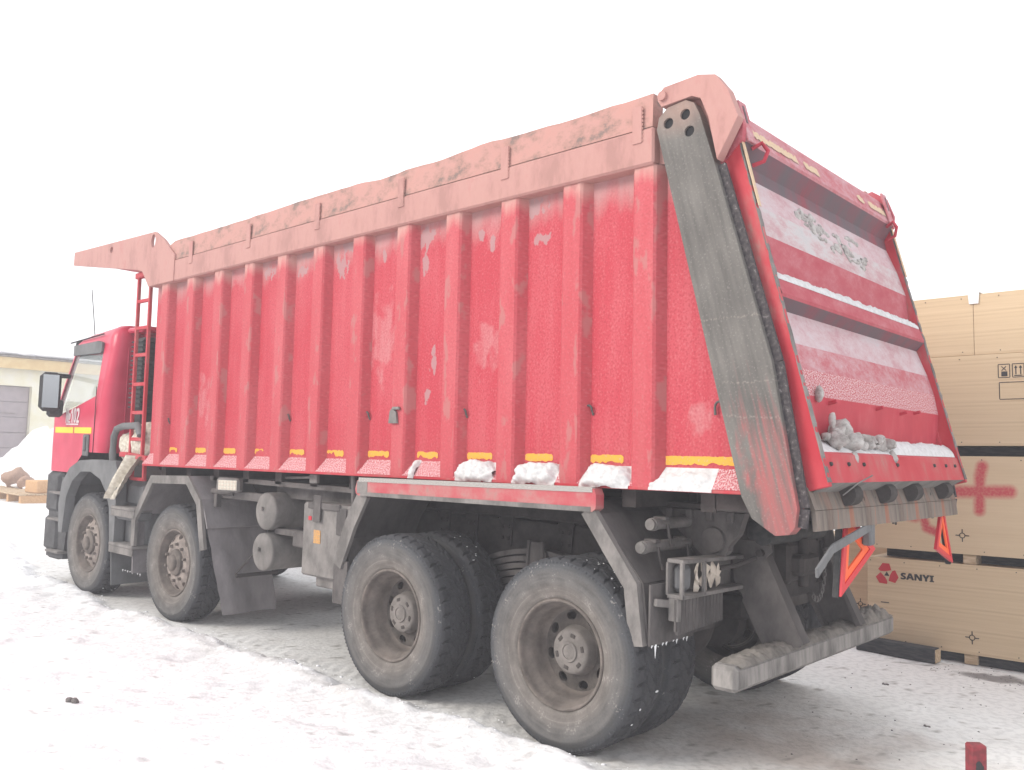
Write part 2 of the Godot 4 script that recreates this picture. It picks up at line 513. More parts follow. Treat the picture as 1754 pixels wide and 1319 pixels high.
		c = c.lerp(Color(0.4, 0.085, 0.085), low * 0.3 * clampf(0.5 + streak, 0, 1))
		return c
	image_mat("body_side", 1536, 448, 0.62, func(u, v): return body_look.call(u, v, false))
	image_mat("body_rib", 1024, 320, 0.62, func(u, v): return body_look.call(u, v, true))
	image_mat("pillar_paint", 256, 640, 0.75, func(u, v):
		var x: float = 7.0 + u * 1.1
		var y: float = 3.65 - v * 2.4
		var streak := n3.get_noise_2d((x + y * 0.27) * 30.0, y * 1.6)
		var fine := n2.get_noise_2d(x * 70.0, y * 60.0)
		var k := 0.5 + 0.5 * n1.get_noise_2d((x + y * 0.27) * 5.0, y * 2.0)
		var c := Color(0.088, 0.083, 0.078).lerp(Color(0.178, 0.168, 0.155), clampf(k + streak * 0.35 + fine * 0.15, 0, 1))
		var top := clampf((y - 3.36) / 0.16, 0, 1)
		c = c.lerp(Color(0.42, 0.26, 0.21), top * clampf(0.55 + k * 0.5 - absf(x - 7.3) * 3.0, 0, 1) * 0.7)
		var inner: float = x - (7.669 + (1.482 - y) * 0.31)
		var rd := clampf((1.86 - y) * 2.4 + streak * 1.1 + 0.25, 0, 1) * clampf((inner - 0.05) * 14.0 + n1.get_noise_2d(x * 12.0, y * 5.0) * 1.5, 0, 1)
		c = c.lerp(Color(0.36, 0.1, 0.1), clampf(rd * (0.66 + 0.5 * streak), 0, 0.9))
		for line in [1.86, 2.03, 2.36]:
			if absf(y - line - 0.03 * k - 0.004 * fine) < 0.005 and streak + fine > 0.05:
				c = c.lerp(Color(0.3, 0.26, 0.23), 0.4)
		if fine > 0.5:
			c = c.lerp(Color(0.32, 0.3, 0.28), 0.4)
		return c)
	image_mat("tyre_wall", 512, 512, 0.95, func(u, v):
		var q := Vector2(u - 0.5, v - 0.5) * 1.12
		var r := q.length()
		var a := q.angle()
		var k := n1.get_noise_2d(q.x * 7.0, q.y * 7.0)
		var ring := n3.get_noise_2d(r * 40.0, a * 1.5)
		var fine := n2.get_noise_2d(q.x * 60.0, q.y * 60.0)
		var c := Color(0.165, 0.15, 0.138).lerp(Color(0.125, 0.121, 0.118), smoothstep(0.33, 0.44, r))
		c = c.lerp(Color(0.06, 0.063, 0.069), smoothstep(0.44, 0.515, r + k * 0.03))
		c = c * (1.0 + k * 0.3 + ring * 0.22 + fine * 0.12)
		if absf(r - 0.365 - 0.002 * k) < 0.002 and k > -0.2:
			c = c * 1.3
		if fine * 0.6 + k > 0.62:
			c = c.lerp(Color(0.3, 0.28, 0.26), 0.6)
		c.a = 1.0
		return c)
	# plywood with sprayed red marks (crate of the third tier): sizes in metres from the left top corner
	var strokes := [[0.62, 0.30, 1.10, 0.285, 0.047], [0.90, 0.08, 0.88, 0.17, 0.042], [0.88, 0.17, 0.87, 0.45, 0.04], [0.30, 0.52, 0.36, 0.53, 0.04], [0.36, 0.53, 0.40, 0.46, 0.032], [0.22, 0.50, 0.20, 0.42, 0.03], [0.22, 0.50, 0.30, 0.52, 0.035], [0.52, 0.46, 0.455, 0.43, 0.036], [0.455, 0.43, 0.425, 0.52, 0.034], [0.425, 0.52, 0.45, 0.62, 0.034], [0.45, 0.62, 0.52, 0.645, 0.036], [0.55, 0.44, 0.52, 0.46, 0.036]]
	image_mat("sprayed_plywood", 1024, 256, 0.75, func(u, v):
		var x: float = u * 3.4
		var y: float = v * 0.82
		var grain := n3.get_noise_2d(x * 1.2, y * 60.0) * 0.6
		var k := n1.get_noise_2d(x * 0.9, y * 6.0)
		var c := Color(0.575, 0.44, 0.285).lerp(Color(0.635, 0.5, 0.335), clampf(0.5 + grain * 0.8 + k * 0.4, 0, 1))
		if grain < -0.38:
			c = c.lerp(Color(0.42, 0.28, 0.15), 0.5)
		var p := Vector2(x, y)
		var a := 0.0
		for s in strokes:
			var q := Geometry2D.get_closest_point_to_segment(p, Vector2(s[0], s[1]), Vector2(s[2], s[3]))
			a = maxf(a, clampf(1.5 - p.distance_to(q) / s[4] * 1.0, 0, 1))
		a *= 0.88 + 0.3 * n2.get_noise_2d(x * 40.0, y * 40.0)
		return c.lerp(Color(0.5, 0.035, 0.06), clampf(a, 0, 0.92)))


# ---------------------------------------------------------------- ground
var gn1 := FastNoiseLite.new()
var gn2 := FastNoiseLite.new()
var gn3 := FastNoiseLite.new()


func edge_z(x: float) -> float:
	var base := 1.3
	if x < 1.2:
		base = lerpf(1.3, 1.12, clampf((1.2 - x) / 1.6, 0, 1))
	base += clampf((-1.5 - x) * 0.25, -0.0, 3.0) * -1.0
	return base + 0.09 * gn1.get_noise_2d(x * 9.0, 4.0) + 0.035 * gn3.get_noise_2d(x * 38.0, 11.0)


func snow_amount(x: float, z: float) -> float:
	return smoothstep(-0.06, 0.1, z - edge_z(x) + 0.1 * gn2.get_noise_2d(x * 10.0, z * 10.0))


func ground_y(x: float, z: float) -> float:
	var far := clampf((Vector2(x - 4.0, z).length() - 9.0) / 10.0, 0, 1)
	var t := snow_amount(x, z)
	var track := 0.006 * gn2.get_noise_2d(x * 6.0, z * 6.0) + 0.004 * gn3.get_noise_2d(x * 30.0, z * 30.0)
	var dz := z - 1.12
	if absf(dz) < 0.2 and x > 2.6:
		track += 0.008 * sin(TAU * (x / 0.13 + absf(dz) * 5.0)) * (1.0 - absf(dz) / 0.2)
	if z < 1.0 and z > -1.4 and x > 6.9:
		track += 0.012 * gn3.get_noise_2d(x * 22.0, z * 9.0) * clampf((x - 6.9) * 2.0, 0, 1)
	var e := z - edge_z(x)
	var snowy := 0.03 + 0.03 * gn1.get_noise_2d(x * 3.0, z * 3.0) + 0.014 * gn2.get_noise_2d(x * 14.0, z * 14.0) + 0.008 * gn3.get_noise_2d(x * 40.0, z * 40.0)
	snowy += 0.05 * exp(-pow((e - 0.14) / 0.16, 2.0)) * (0.7 + 0.8 * gn3.get_noise_2d(x * 18.0, z * 18.0))
	var rag := exp(-pow((e - 0.05) / 0.16, 2.0))
	snowy += rag * (0.02 * gn3.get_noise_2d(x * 45.0, z * 45.0) + 0.012 * gn2.get_noise_2d(x * 110.0, z * 110.0))
	snowy -= 0.03 * maxf(0.0, gn2.get_noise_2d(x * 16.0 + 50.0, z * 16.0) - 0.35) * 2.0
	track += rag * 0.012 * gn3.get_noise_2d(x * 40.0, z * 40.0)
	return lerpf(track, snowy, t) + far * 0.12 * gn1.get_noise_2d(x * 0.6, z * 0.6)


func ground_color(x: float, z: float) -> Color:
	var t := snow_amount(x, z)
	var k := gn2.get_noise_2d(x * 5.0, z * 5.0)
	var f := gn3.get_noise_2d(x * 24.0, z * 24.0)
	var packed := Color(0.69, 0.685, 0.67).lerp(Color(0.8, 0.8, 0.79), clampf(0.5 + k + f * 0.4, 0, 1))
	var brown := clampf(1.0 - Vector2((x - 7.35) / 1.0, (z - 0.25) / 0.95).length() + k * 0.6 + f * 0.35, 0, 1)
	packed = packed.lerp(Color(0.4, 0.335, 0.295), minf(brown * 1.2, 0.75))
	if z < -1.2:
		packed = packed.lerp(Color(0.76, 0.755, 0.75), clampf((-1.2 - z) * 1.2, 0, 1) * 0.75)
	if absf(z - 1.1) < 0.3 and x > 0.0:
		packed = packed.lerp(Color(0.52, 0.5, 0.475), clampf(0.2 + f * 1.6, 0, 1) * 0.4)
	var grit := clampf(0.62 - Vector2((x - 8.0) / 0.75, (z + 2.62) / 0.16).length() + f * 1.3, 0, 1)
	packed = packed.lerp(Color(0.2, 0.185, 0.18), minf(grit * 2.0, 0.9))
	var speck := gn3.get_noise_2d(x * 60.0 + 90.0, z * 45.0)
	if speck > 0.52 and t < 0.5:
		packed = packed.lerp(Color(0.24, 0.22, 0.2), 0.6)
	var white := Color(0.86, 0.865, 0.875)
	if f > 0.42:
		white = white.lerp(Color(0.62, 0.63, 0.66), 0.4)
	var pit := gn2.get_noise_2d(x * 16.0 + 50.0, z * 16.0)
	if pit > 0.35:
		white = white.lerp(Color(0.66, 0.66, 0.68), minf((pit - 0.35) * 3.0, 0.4))  # hollows coloured darker, painting in the shade of the crevices
	if gn3.get_noise_2d(x * 34.0 + 70.0, z * 70.0) > 0.55:
		white = white.lerp(Color(0.4, 0.385, 0.38), 0.6)
	if t > 0.03 and t < 0.75:
		white = white.lerp(Color(0.62, 0.6, 0.56), clampf(0.35 + f, 0, 0.7))
	var e := z - edge_z(x)
	if e > -0.1 and x > 1.0:
		var streak := gn3.get_noise_2d(x * 9.0, z * 45.0) + 0.6 * gn2.get_noise_2d(x * 26.0, z * 40.0)
		white = white.lerp(Color(0.5, 0.485, 0.465), clampf(exp(-pow(maxf(e, 0.0) / 0.22, 1.5)) * (0.4 + streak * 1.2), 0, 0.8))
	if e > 0.0 and gn1.get_noise_2d(x * 7.0 + 30.0, z * 9.0) > 0.3 and f > 0.0:
		white = white.lerp(Color(0.66, 0.66, 0.68), minf(f * 2.0, 0.4))
	var c := packed.lerp(white, t)
	if Vector2(x - 4.0, z).length() > 9.0:
		c = c.lerp(Color(0.88, 0.88, 0.89), clampf((Vector2(x - 4.0, z).length() - 9.0) / 3.0, 0, 1))
	return c


func build_ground() -> void:
	var xs := []
	var zs := []
	for a in [[-400.0, -60.0, 12], [-60.0, -16.0, 22], [-16.0, -3.0, 60], [-3.0, 10.6, 440], [10.6, 20.0, 18], [20.0, 400.0, 14]]:
		for i in int(a[2]):
			xs.append(lerpf(a[0], a[1], float(i) / a[2]))
	xs.append(400.0)
	for a in [[-400.0, -40.0, 12], [-40.0, -8.0, 26], [-8.0, -3.8, 40], [-3.8, 4.6, 270], [4.6, 12.0, 24], [12.0, 400.0, 16]]:
		for i in int(a[2]):
			zs.append(lerpf(a[0], a[1], float(i) / a[2]))
	zs.append(400.0)
	var nx := xs.size()
	var nz := zs.size()
	var v := PackedVector3Array()
	var c := PackedColorArray()
	v.resize(nx * nz)
	c.resize(nx * nz)
	for j in nz:
		for i in nx:
			v[j * nx + i] = Vector3(xs[i], ground_y(xs[i], zs[j]), zs[j])
			c[j * nx + i] = ground_color(xs[i], zs[j])
	var nn := PackedVector3Array()
	nn.resize(nx * nz)
	for j in nz:
		for i in nx:
			var dx := v[j * nx + mini(i + 1, nx - 1)] - v[j * nx + maxi(i - 1, 0)]
			var dz := v[mini(j + 1, nz - 1) * nx + i] - v[maxi(j - 1, 0) * nx + i]
			nn[j * nx + i] = dz.cross(dx).normalized()
	var ids := PackedInt32Array()
	for j in nz - 1:
		for i in nx - 1:
			var a := j * nx + i
			ids.append_array([a, a + 1, a + nx, a + 1, a + nx + 1, a + nx])
	var arr := []
	arr.resize(Mesh.ARRAY_MAX)
	arr[Mesh.ARRAY_VERTEX] = v
	arr[Mesh.ARRAY_NORMAL] = nn
	arr[Mesh.ARRAY_COLOR] = c
	arr[Mesh.ARRAY_INDEX] = ids
	var am := ArrayMesh.new()
	am.add_surface_from_arrays(Mesh.PRIMITIVE_TRIANGLES, arr)
	var m := mat("snow_ground", [[0.25, 0.86, 0.86, 0.86], [0.55, 1, 1, 1]], 0.92, 0.7, 0.02, 0.35, 81)
	m.vertex_color_use_as_albedo = true
	var o := put("ground", am, m)
	tag(o, "snow covered yard ground, white at the left and packed grey under the truck", "", "", "structure")


# ---------------------------------------------------------------- wheels
func holed_ring(mb: Mesher, r0: float, h0: float, r1: float, h1: float, n: int, rc: float, rx: float, ry: float, depth: float) -> void:
	var at := func(r: float, th: float, d := 0.0) -> Vector3:
		return Vector3(cos(th) * r, sin(th) * r, lerpf(h0, h1, (r - r0) / (r1 - r0)) - d)
	var half := PI / n
	for s in n:
		var t0 := TAU * s / n
		var dirs := []
		for k in 16:
			dirs.append(TAU * k / 16.0)
		for q in [[r1 - rc, half * rc], [r1 - rc, -half * rc], [r0 - rc, half * rc], [r0 - rc, -half * rc]]:
			dirs.append(fposmod(atan2(q[1], q[0]), TAU))
		dirs.sort()
		var inn := []
		var out := []
		var deep := []
		for a in dirs:
			var d := Vector2(cos(a), sin(a))
			var k: float = minf(((r1 - rc) if d.x > 0 else (rc - r0)) / maxf(absf(d.x), 1e-6), half * rc / maxf(absf(d.y), 1e-6))
			var h := 1.0 / sqrt(pow(d.x / rx, 2) + pow(d.y / ry, 2))
			inn.append(at.call(rc + d.x * h, t0 + d.y * h / rc))
			deep.append(at.call(rc + d.x * h, t0 + d.y * h / rc, depth))
			out.append(at.call(rc + d.x * k, t0 + d.y * k / rc))
		mb.sg = -1
		var mid: Vector3 = at.call(rc, t0)
		for k in dirs.size():
			var l := (k + 1) % dirs.size()
			mb.face([inn[k], inn[l], out[l], out[k]], Vector3(0, 0, 1))
			mb.face([inn[k], inn[l], deep[l], deep[k]], mid - inn[k])


var tyre_mesh: MeshInstance3D
var wheel_parts := {}


func make_tyre_meshes() -> void:
	var side := Mesher.new()
	side.uvf = func(p: Vector3) -> Vector2: return Vector2(p.x / 1.12 + 0.5, p.y / 1.12 + 0.5)
	var prof := [Vector2(0.298, -0.10), Vector2(0.315, -0.122), Vector2(0.33, -0.128), Vector2(0.36, -0.14), Vector2(0.41, -0.149), Vector2(0.455, -0.147), Vector2(0.462, -0.1505), Vector2(0.472, -0.150), Vector2(0.48, -0.143), Vector2(0.505, -0.136), Vector2(0.522, -0.127)]
	side.lathe(prof, Vector3.ZERO, Vector3(0, 0, 1), 96, 60.0)
	var mir := []
	for i in range(prof.size() - 1, -1, -1):
		mir.append(Vector2(prof[i].x, -prof[i].y))
	side.lathe(mir, Vector3.ZERO, Vector3(0, 0, 1), 96, 60.0)
	for s in [-1, 1]:
		for k in 120:
			var a := TAU * k / 120
			side.box(Vector3(cos(a) * 0.506, sin(a) * 0.506, 0.1345 * s), Vector3(0.022, 0.009, 0.004), 0.0, Basis(Vector3(0, 0, 1), a))
	wheel_parts["sidewall"] = side.mesh()
	var tr := Mesher.new()
	var nt := 400
	var hs := []
	for i in 27:
		hs.append(-0.128 + 0.256 * i / 26.0)
	var rows := []
	var wob := noise(90, 3.0, 2)
	for t in nt:
		var th := TAU * t / nt
		var row := []
		for h in hs:
			var a := absf(h) / 0.128
			var r := 0.541 - 0.007 * a * a - (0.012 * smoothstep(0.86, 1.0, a))
			var ph: float = fposmod(th / TAU * 40.0 + h * 8.0 + 0.35 * cos(h * 26.0), 1.0)
			var cut := 0.0
			if absf(h) > 0.05:
				if ph < 0.19:
					cut = lerpf(0.014, 0.0015, smoothstep(0.1, 0.125, absf(h)))
			else:
				var ph2: float = fposmod(th / TAU * 40.0 - h * 14.0, 1.0)
				if ph2 < 0.14:
					cut = 0.007
			var zig: float = 0.05 + 0.008 * (1.0 if fposmod(th / TAU * 40.0, 1.0) < 0.5 else -1.0)
			if absf(absf(h) - zig) < 0.006:
				cut = 0.012
			r -= cut - 0.0015 * wob.get_noise_2d(th * 8.0, h * 30.0)
			row.append(Vector3(cos(th) * r, sin(th) * r, h))
		rows.append(row)
	tr.sg = -1
	for t in nt:
		var u := (t + 1) % nt
		for i in hs.size() - 1:
			tr.face([rows[t][i], rows[t][i + 1], rows[u][i + 1], rows[u][i]], Vector3(rows[t][i].x, rows[t][i].y, 0))
	wheel_parts["tread"] = tr.mesh()
	# deep rim of the twin wheels
	var rr := Mesher.new()
	rr.lathe([Vector2(0.225, -0.052), Vector2(0.242, -0.045), Vector2(0.252, -0.02), Vector2(0.256, 0.03), Vector2(0.262, 0.055), Vector2(0.276, 0.07), Vector2(0.284, 0.098), Vector2(0.288, 0.118), Vector2(0.296, 0.126), Vector2(0.306, 0.126), Vector2(0.31, 0.118), Vector2(0.31, 0.1)], Vector3.ZERO, Vector3(0, 0, 1), 72, 75.0)
	# seen from outside, the dish faces the axle, so walk the inner wall the other way round
	wheel_parts["deep_rim"] = rr.mesh()
	var rd := Mesher.new()
	holed_ring(rd, 0.13, -0.05, 0.24, -0.05, 8, 0.196, 0.025, 0.035, 0.03)
	wheel_parts["deep_disc"] = rd.mesh()
	var hb := Mesher.new()
	hb.lathe([Vector2(0.0001, 0.034), Vector2(0.034, 0.034), Vector2(0.04, 0.03), Vector2(0.042, 0.036), Vector2(0.056, 0.036), Vector2(0.06, 0.026), Vector2(0.105, 0.022), Vector2(0.12, 0.018), Vector2(0.128, 0.008), Vector2(0.133, -0.02), Vector2(0.145, -0.052)].duplicate(), Vector3.ZERO, Vector3(0, 0, -1) * -1.0, 48, 40.0)
	wheel_parts["deep_hub"] = hb.mesh()
	var hs2 := Mesher.new()
	hs2.box(Vector3(0.093, 0, 0.0235), Vector3(0.022, 0.034, 0.008), 0.003)
	wheel_parts["hub_recess"] = hs2.mesh()
	var nu := Mesher.new()
	nu.lathe([Vector2(0.018, 0.0), Vector2(0.015, 0.012), Vector2(0.013, 0.03), Vector2(0.0001, 0.032)], Vector3.ZERO, Vector3(0, 0, 1), 6, 20.0)
	wheel_parts["nut"] = nu.mesh()
	# shallow rim of the steering wheels
	var fr := Mesher.new()
	fr.lathe([Vector2(0.262, 0.05), Vector2(0.268, 0.07), Vector2(0.276, 0.085), Vector2(0.284, 0.1), Vector2(0.288, 0.118), Vector2(0.296, 0.126), Vector2(0.306, 0.126), Vector2(0.31, 0.118), Vector2(0.31, 0.1)], Vector3.ZERO, Vector3(0, 0, 1), 72, 75.0)
	wheel_parts["front_rim"] = fr.mesh()
	var fd := Mesher.new()
	holed_ring(fd, 0.19, 0.092, 0.264, 0.05, 10, 0.231, 0.023, 0.033, 0.04)
	fd.lathe([Vector2(0.1905, 0.0917), Vector2(0.18, 0.094), Vector2(0.13, 0.095), Vector2(0.12, 0.09)], Vector3.ZERO, Vector3(0, 0, -1) * -1.0, 60, 60.0)
	wheel_parts["front_disc"] = fd.mesh()
	var fh := Mesher.new()
	fh.lathe([Vector2(0.125, 0.085), Vector2(0.118, 0.115), Vector2(0.1, 0.128), Vector2(0.075, 0.13), Vector2(0.068, 0.15), Vector2(0.055, 0.158), Vector2(0.0001, 0.16)], Vector3.ZERO, Vector3(0, 0, 1), 48, 40.0)
	wheel_parts["front_hub"] = fh.mesh()


func wheel(truck: Node3D, at: Vector3, deep: bool, side: int, seed_: int) -> Node3D:
	var w := node("wheel", truck, at)
	w.rotation = Vector3(0, 0 if side > 0 else PI, seed_ * 1.7)
	put("tyre", wheel_parts["sidewall"], M["tyre_wall"], w)
	put("tread", wheel_parts["tread"], M["tread"], w)
	if deep:
		put("rim", wheel_parts["deep_rim"], M["rim_dust"], w)
		put("disc", wheel_parts["deep_disc"], M["shaded_disc"], w)
		put("hub", wheel_parts["deep_hub"], M["hub_dust"], w)
		for k in 6:
			var hr := put("hub_recess", wheel_parts["hub_recess"], M["notch_shade"], w)
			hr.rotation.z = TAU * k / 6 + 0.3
	else:
		put("rim", wheel_parts["front_rim"], M["rim_dust"], w)
		put("disc", wheel_parts["front_disc"], M["front_disc"], w)
		put("hub", wheel_parts["front_hub"], M["rim_dust"], w)
	for k in (0 if deep else 10):
		var a := TAU * k / 10
		var q := put("wheel_nut", wheel_parts["nut"], M["rim_dust"], w)
		q.position = Vector3(cos(a) * 0.1675, sin(a) * 0.1675, 0.093)
	return w


# ---------------------------------------------------------------- tipper body
func ragged_tape(mb: Mesher, x0: float, x1: float, y0: float, y1: float, z: float, seed_: int, bite := 0.3) -> void:
	var nz := noise(seed_, 40.0, 2)
	var n := maxi(6, int((x1 - x0) / 0.012))
	var lo := []
	var hi := []
	for i in n + 1:
		var x := lerpf(x0, x1, float(i) / n)
		var e := 0.55 if (i == 0 or i == n) else 1.0
		var mid := (y0 + y1) * 0.5
		var b1 := maxf(0.0, nz.get_noise_2d(x * 0.4, 1.0) + 0.25) * bite * 1.5 + 0.08 * absf(nz.get_noise_2d(x * 2.0, 3.0))
		var b2 := maxf(0.0, nz.get_noise_2d(x * 0.5, 9.0) - 0.1) * bite + 0.08 * absf(nz.get_noise_2d(x * 2.0, 7.0))
		lo.append(Vector3(x, lerpf(mid, y0 + (y1 - y0) * minf(b1, 0.8), e), z))
		hi.append(Vector3(x, lerpf(mid, y1 - (y1 - y0) * minf(b2, 0.15), e), z))
	for i in n:
		mb.face([lo[i], lo[i + 1], hi[i + 1], hi[i]], Vector3(0, 0, 1))


func build_body(truck: Node3D) -> void:
	var tb := Transform3D(Basis(Vector3(0, 0, 1), BODY_TURN), Vector3.ZERO)
	tb.origin = BODY_PIVOT - tb.basis * BODY_PIVOT
	var fl := Mesher.new()
	fl.box(Vector3(4.45, 1.53, 0), Vector3(6.5, 0.05, 2.16))
	for k in 13:
		fl.box(Vector3(1.4 + k * 0.5, 1.44, 0), Vector3(0.09, 0.128, 2.1))
	for s in [-1, 1]:
		fl.box(Vector3(4.4, 1.43, 0.42 * s), Vector3(6.6, 0.14, 0.12))
	var body := put("tipper_body", fl, M["dark_steel"], truck)
	body.transform = tb
	var fw := Mesher.new()
	fw.box(Vector3(1.215, 2.5, 0), Vector3(0.05, 2.0, 2.18))
	for k in 5:
		fw.box(Vector3(1.16, 2.4, -0.9 + k * 0.45), Vector3(0.06, 1.7, 0.12), 0.01)
	put("front_wall", fw, M["red_paint"], body)
	var side_uv := func(p: Vector3) -> Vector2: return Vector2((p.x - 1.1) / 6.9, (3.3 - p.y) / 1.9)
	for s in [1, -1]:
		var z: float = 1.10 * s
		var pn := Mesher.new()
		pn.uvf = side_uv
		pn.plate([Vector2(1.19, 1.6), Vector2(7.98, 1.6), Vector2(7.55, 3.27), Vector2(1.19, 3.27)], z, z - 0.04 * s)
		put("side_panel", pn, M["body_side"], body)
		var sill := Mesher.new()
		var zo: float = 1.172 * s
		sill.face([Vector3(1.19, 1.603, z), Vector3(7.9, 1.603, z), Vector3(7.9, 1.5, zo), Vector3(1.19, 1.5, zo)], Vector3(0, 1, s))
		put("sill_ledge", sill, M["frosted_red"], body)
		var sl := Mesher.new()
		sl.box(Vector3(4.545, 1.49, 1.12 * s), Vector3(6.71, 0.0199, 0.106), 0.004)
		put("sill_edge", sl, M["red_worn"], body)
		for k in 12:
			var x0 := 1.405 + k * 0.508
			var rb := Mesher.new()
			rb.uvf = side_uv
			var w := 0.145
			var zf: float = 1.172 * s
			var b := 0.012
			var cs := [[x0 - 0.035, z], [x0 - 0.003, zf - b * s], [x0 + b, zf], [x0 + w - b, zf], [x0 + w + 0.003, zf - b * s], [x0 + w + 0.035, z]]
			for i in cs.size() - 1:
				var d := Vector2(cs[i + 1][0] - cs[i][0], cs[i + 1][1] - cs[i][1])
				var o := Vector3(-d.y * s, 0, d.x * s)
				rb.face([Vector3(cs[i][0], 1.486, cs[i][1]), Vector3(cs[i + 1][0], 1.486, cs[i + 1][1]), Vector3(cs[i + 1][0], 3.266, cs[i + 1][1]), Vector3(cs[i][0], 3.266, cs[i][1])], Vector3(o.x * s, 0, absf(o.z) * s))
			put("rib", rb, M["body_rib"], body)
		var rail := Mesher.new()
		rail.box(Vector3(4.165, 3.37, 1.125 * s), Vector3(5.95, 0.21, 0.14), 0.012)
		put("top_rail", rail, M["rail_paint"], body)
		# upper plate with a dented top edge
		var up := Mesher.new()
		var dent := noise(101, 1.0, 3)
		var n := 60
		for i in n:
			var p := []
			for j in [i, i + 1]:
				var x: float = 1.46 + (7.128 - 1.46) * j / n
				p.append([x, 3.665 + 0.02 * dent.get_noise_2d(x * 1.3, 2.0) - (0.028 if x < 1.6 else 0.0), 0.016 * dent.get_noise_2d(x * 1.1, 7.0)])
			var za: float = (1.182 + p[0][2]) * s
			var zb: float = (1.182 + p[1][2]) * s
			var a := [Vector3(p[0][0], 3.478, 1.186 * s), Vector3(p[1][0], 3.478, 1.186 * s), Vector3(p[1][0], p[1][1], zb), Vector3(p[0][0], p[0][1], za)]
			var back := [a[0] - Vector3(0, 0, 0.1 * s), a[1] - Vector3(0, 0, 0.1 * s), a[2] - Vector3(0, 0, 0.1 * s), a[3] - Vector3(0, 0, 0.1 * s)]
			up.sg = 1
			up.face(a, Vector3(0, 0, s))
			up.sg = 2
			up.face([a[3], a[2], back[2], back[3]], Vector3.UP)
			up.face(back, Vector3(0, 0, -s))
			up.sg = -1
			if i == 0:
				up.face([a[0], a[3], back[3], back[0]], Vector3.LEFT)
			if i == n - 1:
				up.face([a[1], a[2], back[2], back[1]], Vector3.RIGHT)
		put("rail_plate", up, M["rail_rusty"], body)
		for k in 6:
			var sp := Mesher.new()
			sp.box(Vector3(2.01 + k * 1.005, 3.5, 1.196 * s), Vector3(0.062, 0.21, 0.012), 0.002)
			put("strap", sp, M["rail_paint"], body)
			for j in 9:
				if s < 0:
					break
				if k < 3 and j % 2:
					continue
				var wd := Mesher.new()
				wd.box(Vector3(2.01 + k * 1.005 + 0.034, 3.41 + j * 0.022, 1.196), Vector3(0.007, 0.013, 0.006))
				put("weld_bead", wd, M["rail_rusty"], body)
		# cab guard reaching forward over the cab
		var cg := Mesher.new()
		cg.plate([Vector2(-0.73, 3.735), Vector2(-0.72, 3.885), Vector2(1.27, 3.815), Vector2(1.46, 3.71), Vector2(1.70, 3.525), Vector2(1.70, 3.27), Vector2(1.18, 3.27), Vector2(1.03, 3.44), Vector2(0.9, 3.475)], 1.172 * s, 1.202 * s, [[Vector2(0.27, 3.775), 0.035, 0.035], [Vector2(1.24, 3.725), 0.045, 0.07]], 0.08)
		put("cab_guard_side", cg, M["rail_paint"], body)
	var gs := Mesher.new()
	gs.sheet([Vector2(-0.72, 3.79), Vector2(0.9, 3.5), Vector2(1.18, 3.45)], -1.17, 1.17, 0.02)
	gs.box(Vector3(0.93, 3.44, 0), Vector3(0.2, 0.06, 2.3), 0.01)
	put("cab_guard_roof", gs, M["red_worn"], body)
	# reflective tape along the foot of the panels
	var tapes := [[1.6, 1.75, 0.5], [2.1, 2.29, 0.2], [2.6, 2.8, 0.1], [3.11, 3.24, 0.7], [3.63, 3.83, 0.4], [4.13, 4.34, 0.5], [4.63, 4.87, 0.3], [5.17, 5.38, 0.3], [5.66, 5.885, 0.2], [6.165, 6.385, 0.2], [6.667, 6.897, 0.25], [7.15, 7.63, 0.25]]
	for i in tapes.size():
		var tp := Mesher.new()
		ragged_tape(tp, tapes[i][0], tapes[i][1], 1.617, 1.668, 1.1025, 110 + i, tapes[i][2])
		put("reflective_tape", tp, M["yellow_tape"], body)
	for x in [1.56, 2.5, 3.6, 4.62, 5.63, 6.66, 7.5]:
		var hk := Mesher.new()
		var p := []
		for k in 9:
			var a := PI * k / 8.0
			p.append(Vector3(x + 0.024 * cos(a), 1.92 + 0.03 * sin(a), 1.118))
		p.append(Vector3(x - 0.022, 1.88, 1.118))
		p.insert(0, Vector3(x + 0.022, 1.895, 1.103))
		hk.tube(p, 0.007, 6)
		put("rope_hook", hk, M["road_dust"], body)
	var cl := Mesher.new()
	cl.plate([Vector2(4.955, 1.86), Vector2(5.045, 1.86), Vector2(5.03, 1.94), Vector2(4.985, 1.965), Vector2(4.965, 1.94)], 1.174, 1.19)
	cl.box(Vector3(5.03, 1.965, 1.185), Vector3(0.07, 0.02, 0.02), 0.003)
	put("hinge_clip", cl, M["pale_dust"], body)
	# short bolts and bracket under the sill, loose rod
	var un := Mesher.new()
	un.box(Vector3(3.95, 1.44, 1.08), Vector3(0.1, 0.07, 0.03), 0.004)
	un.tube([Vector3(3.4, 1.43, 1.0), Vector3(3.92, 1.45, 1.04)], 0.012, 6)
	put("sill_bracket", un, M["pale_dust"], body)
	# end posts with bolts: the pillars that carry the tailgate
	for s in [1, -1]:
		var pl := Mesher.new()
		pl.uvf = func(p: Vector3) -> Vector2: return Vector2((p.x - 7.0) / 1.1, (3.65 - p.y) / 2.4)
		var poly := [Vector2(7.142, 3.44), Vector2(7.155, 3.505), Vector2(7.21, 3.55), Vector2(7.32, 3.565), Vector2(7.37, 3.54), Vector2(7.405, 3.47), Vector2(7.5, 3.178), Vector2(7.822, 2.137), Vector2(7.955, 1.44), Vector2(7.945, 1.352), Vector2(7.915, 1.315), Vector2(7.847, 1.305), Vector2(7.726, 1.378), Vector2(7.669, 1.482)]
		pl.plate(poly, 1.125 * s, 1.205 * s, [[Vector2(7.215, 3.462), 0.03, 0.03], [Vector2(7.318, 3.488), 0.03, 0.03], [Vector2(7.345, 3.39), 0.03, 0.03]], 0.06)
		var pillar := put("tailgate_arm", pl, M["pillar_paint"], truck)
		pillar.set_meta("label", "grey worn tailgate arm with red paint showing at its foot")
		var hd := Mesher.new()
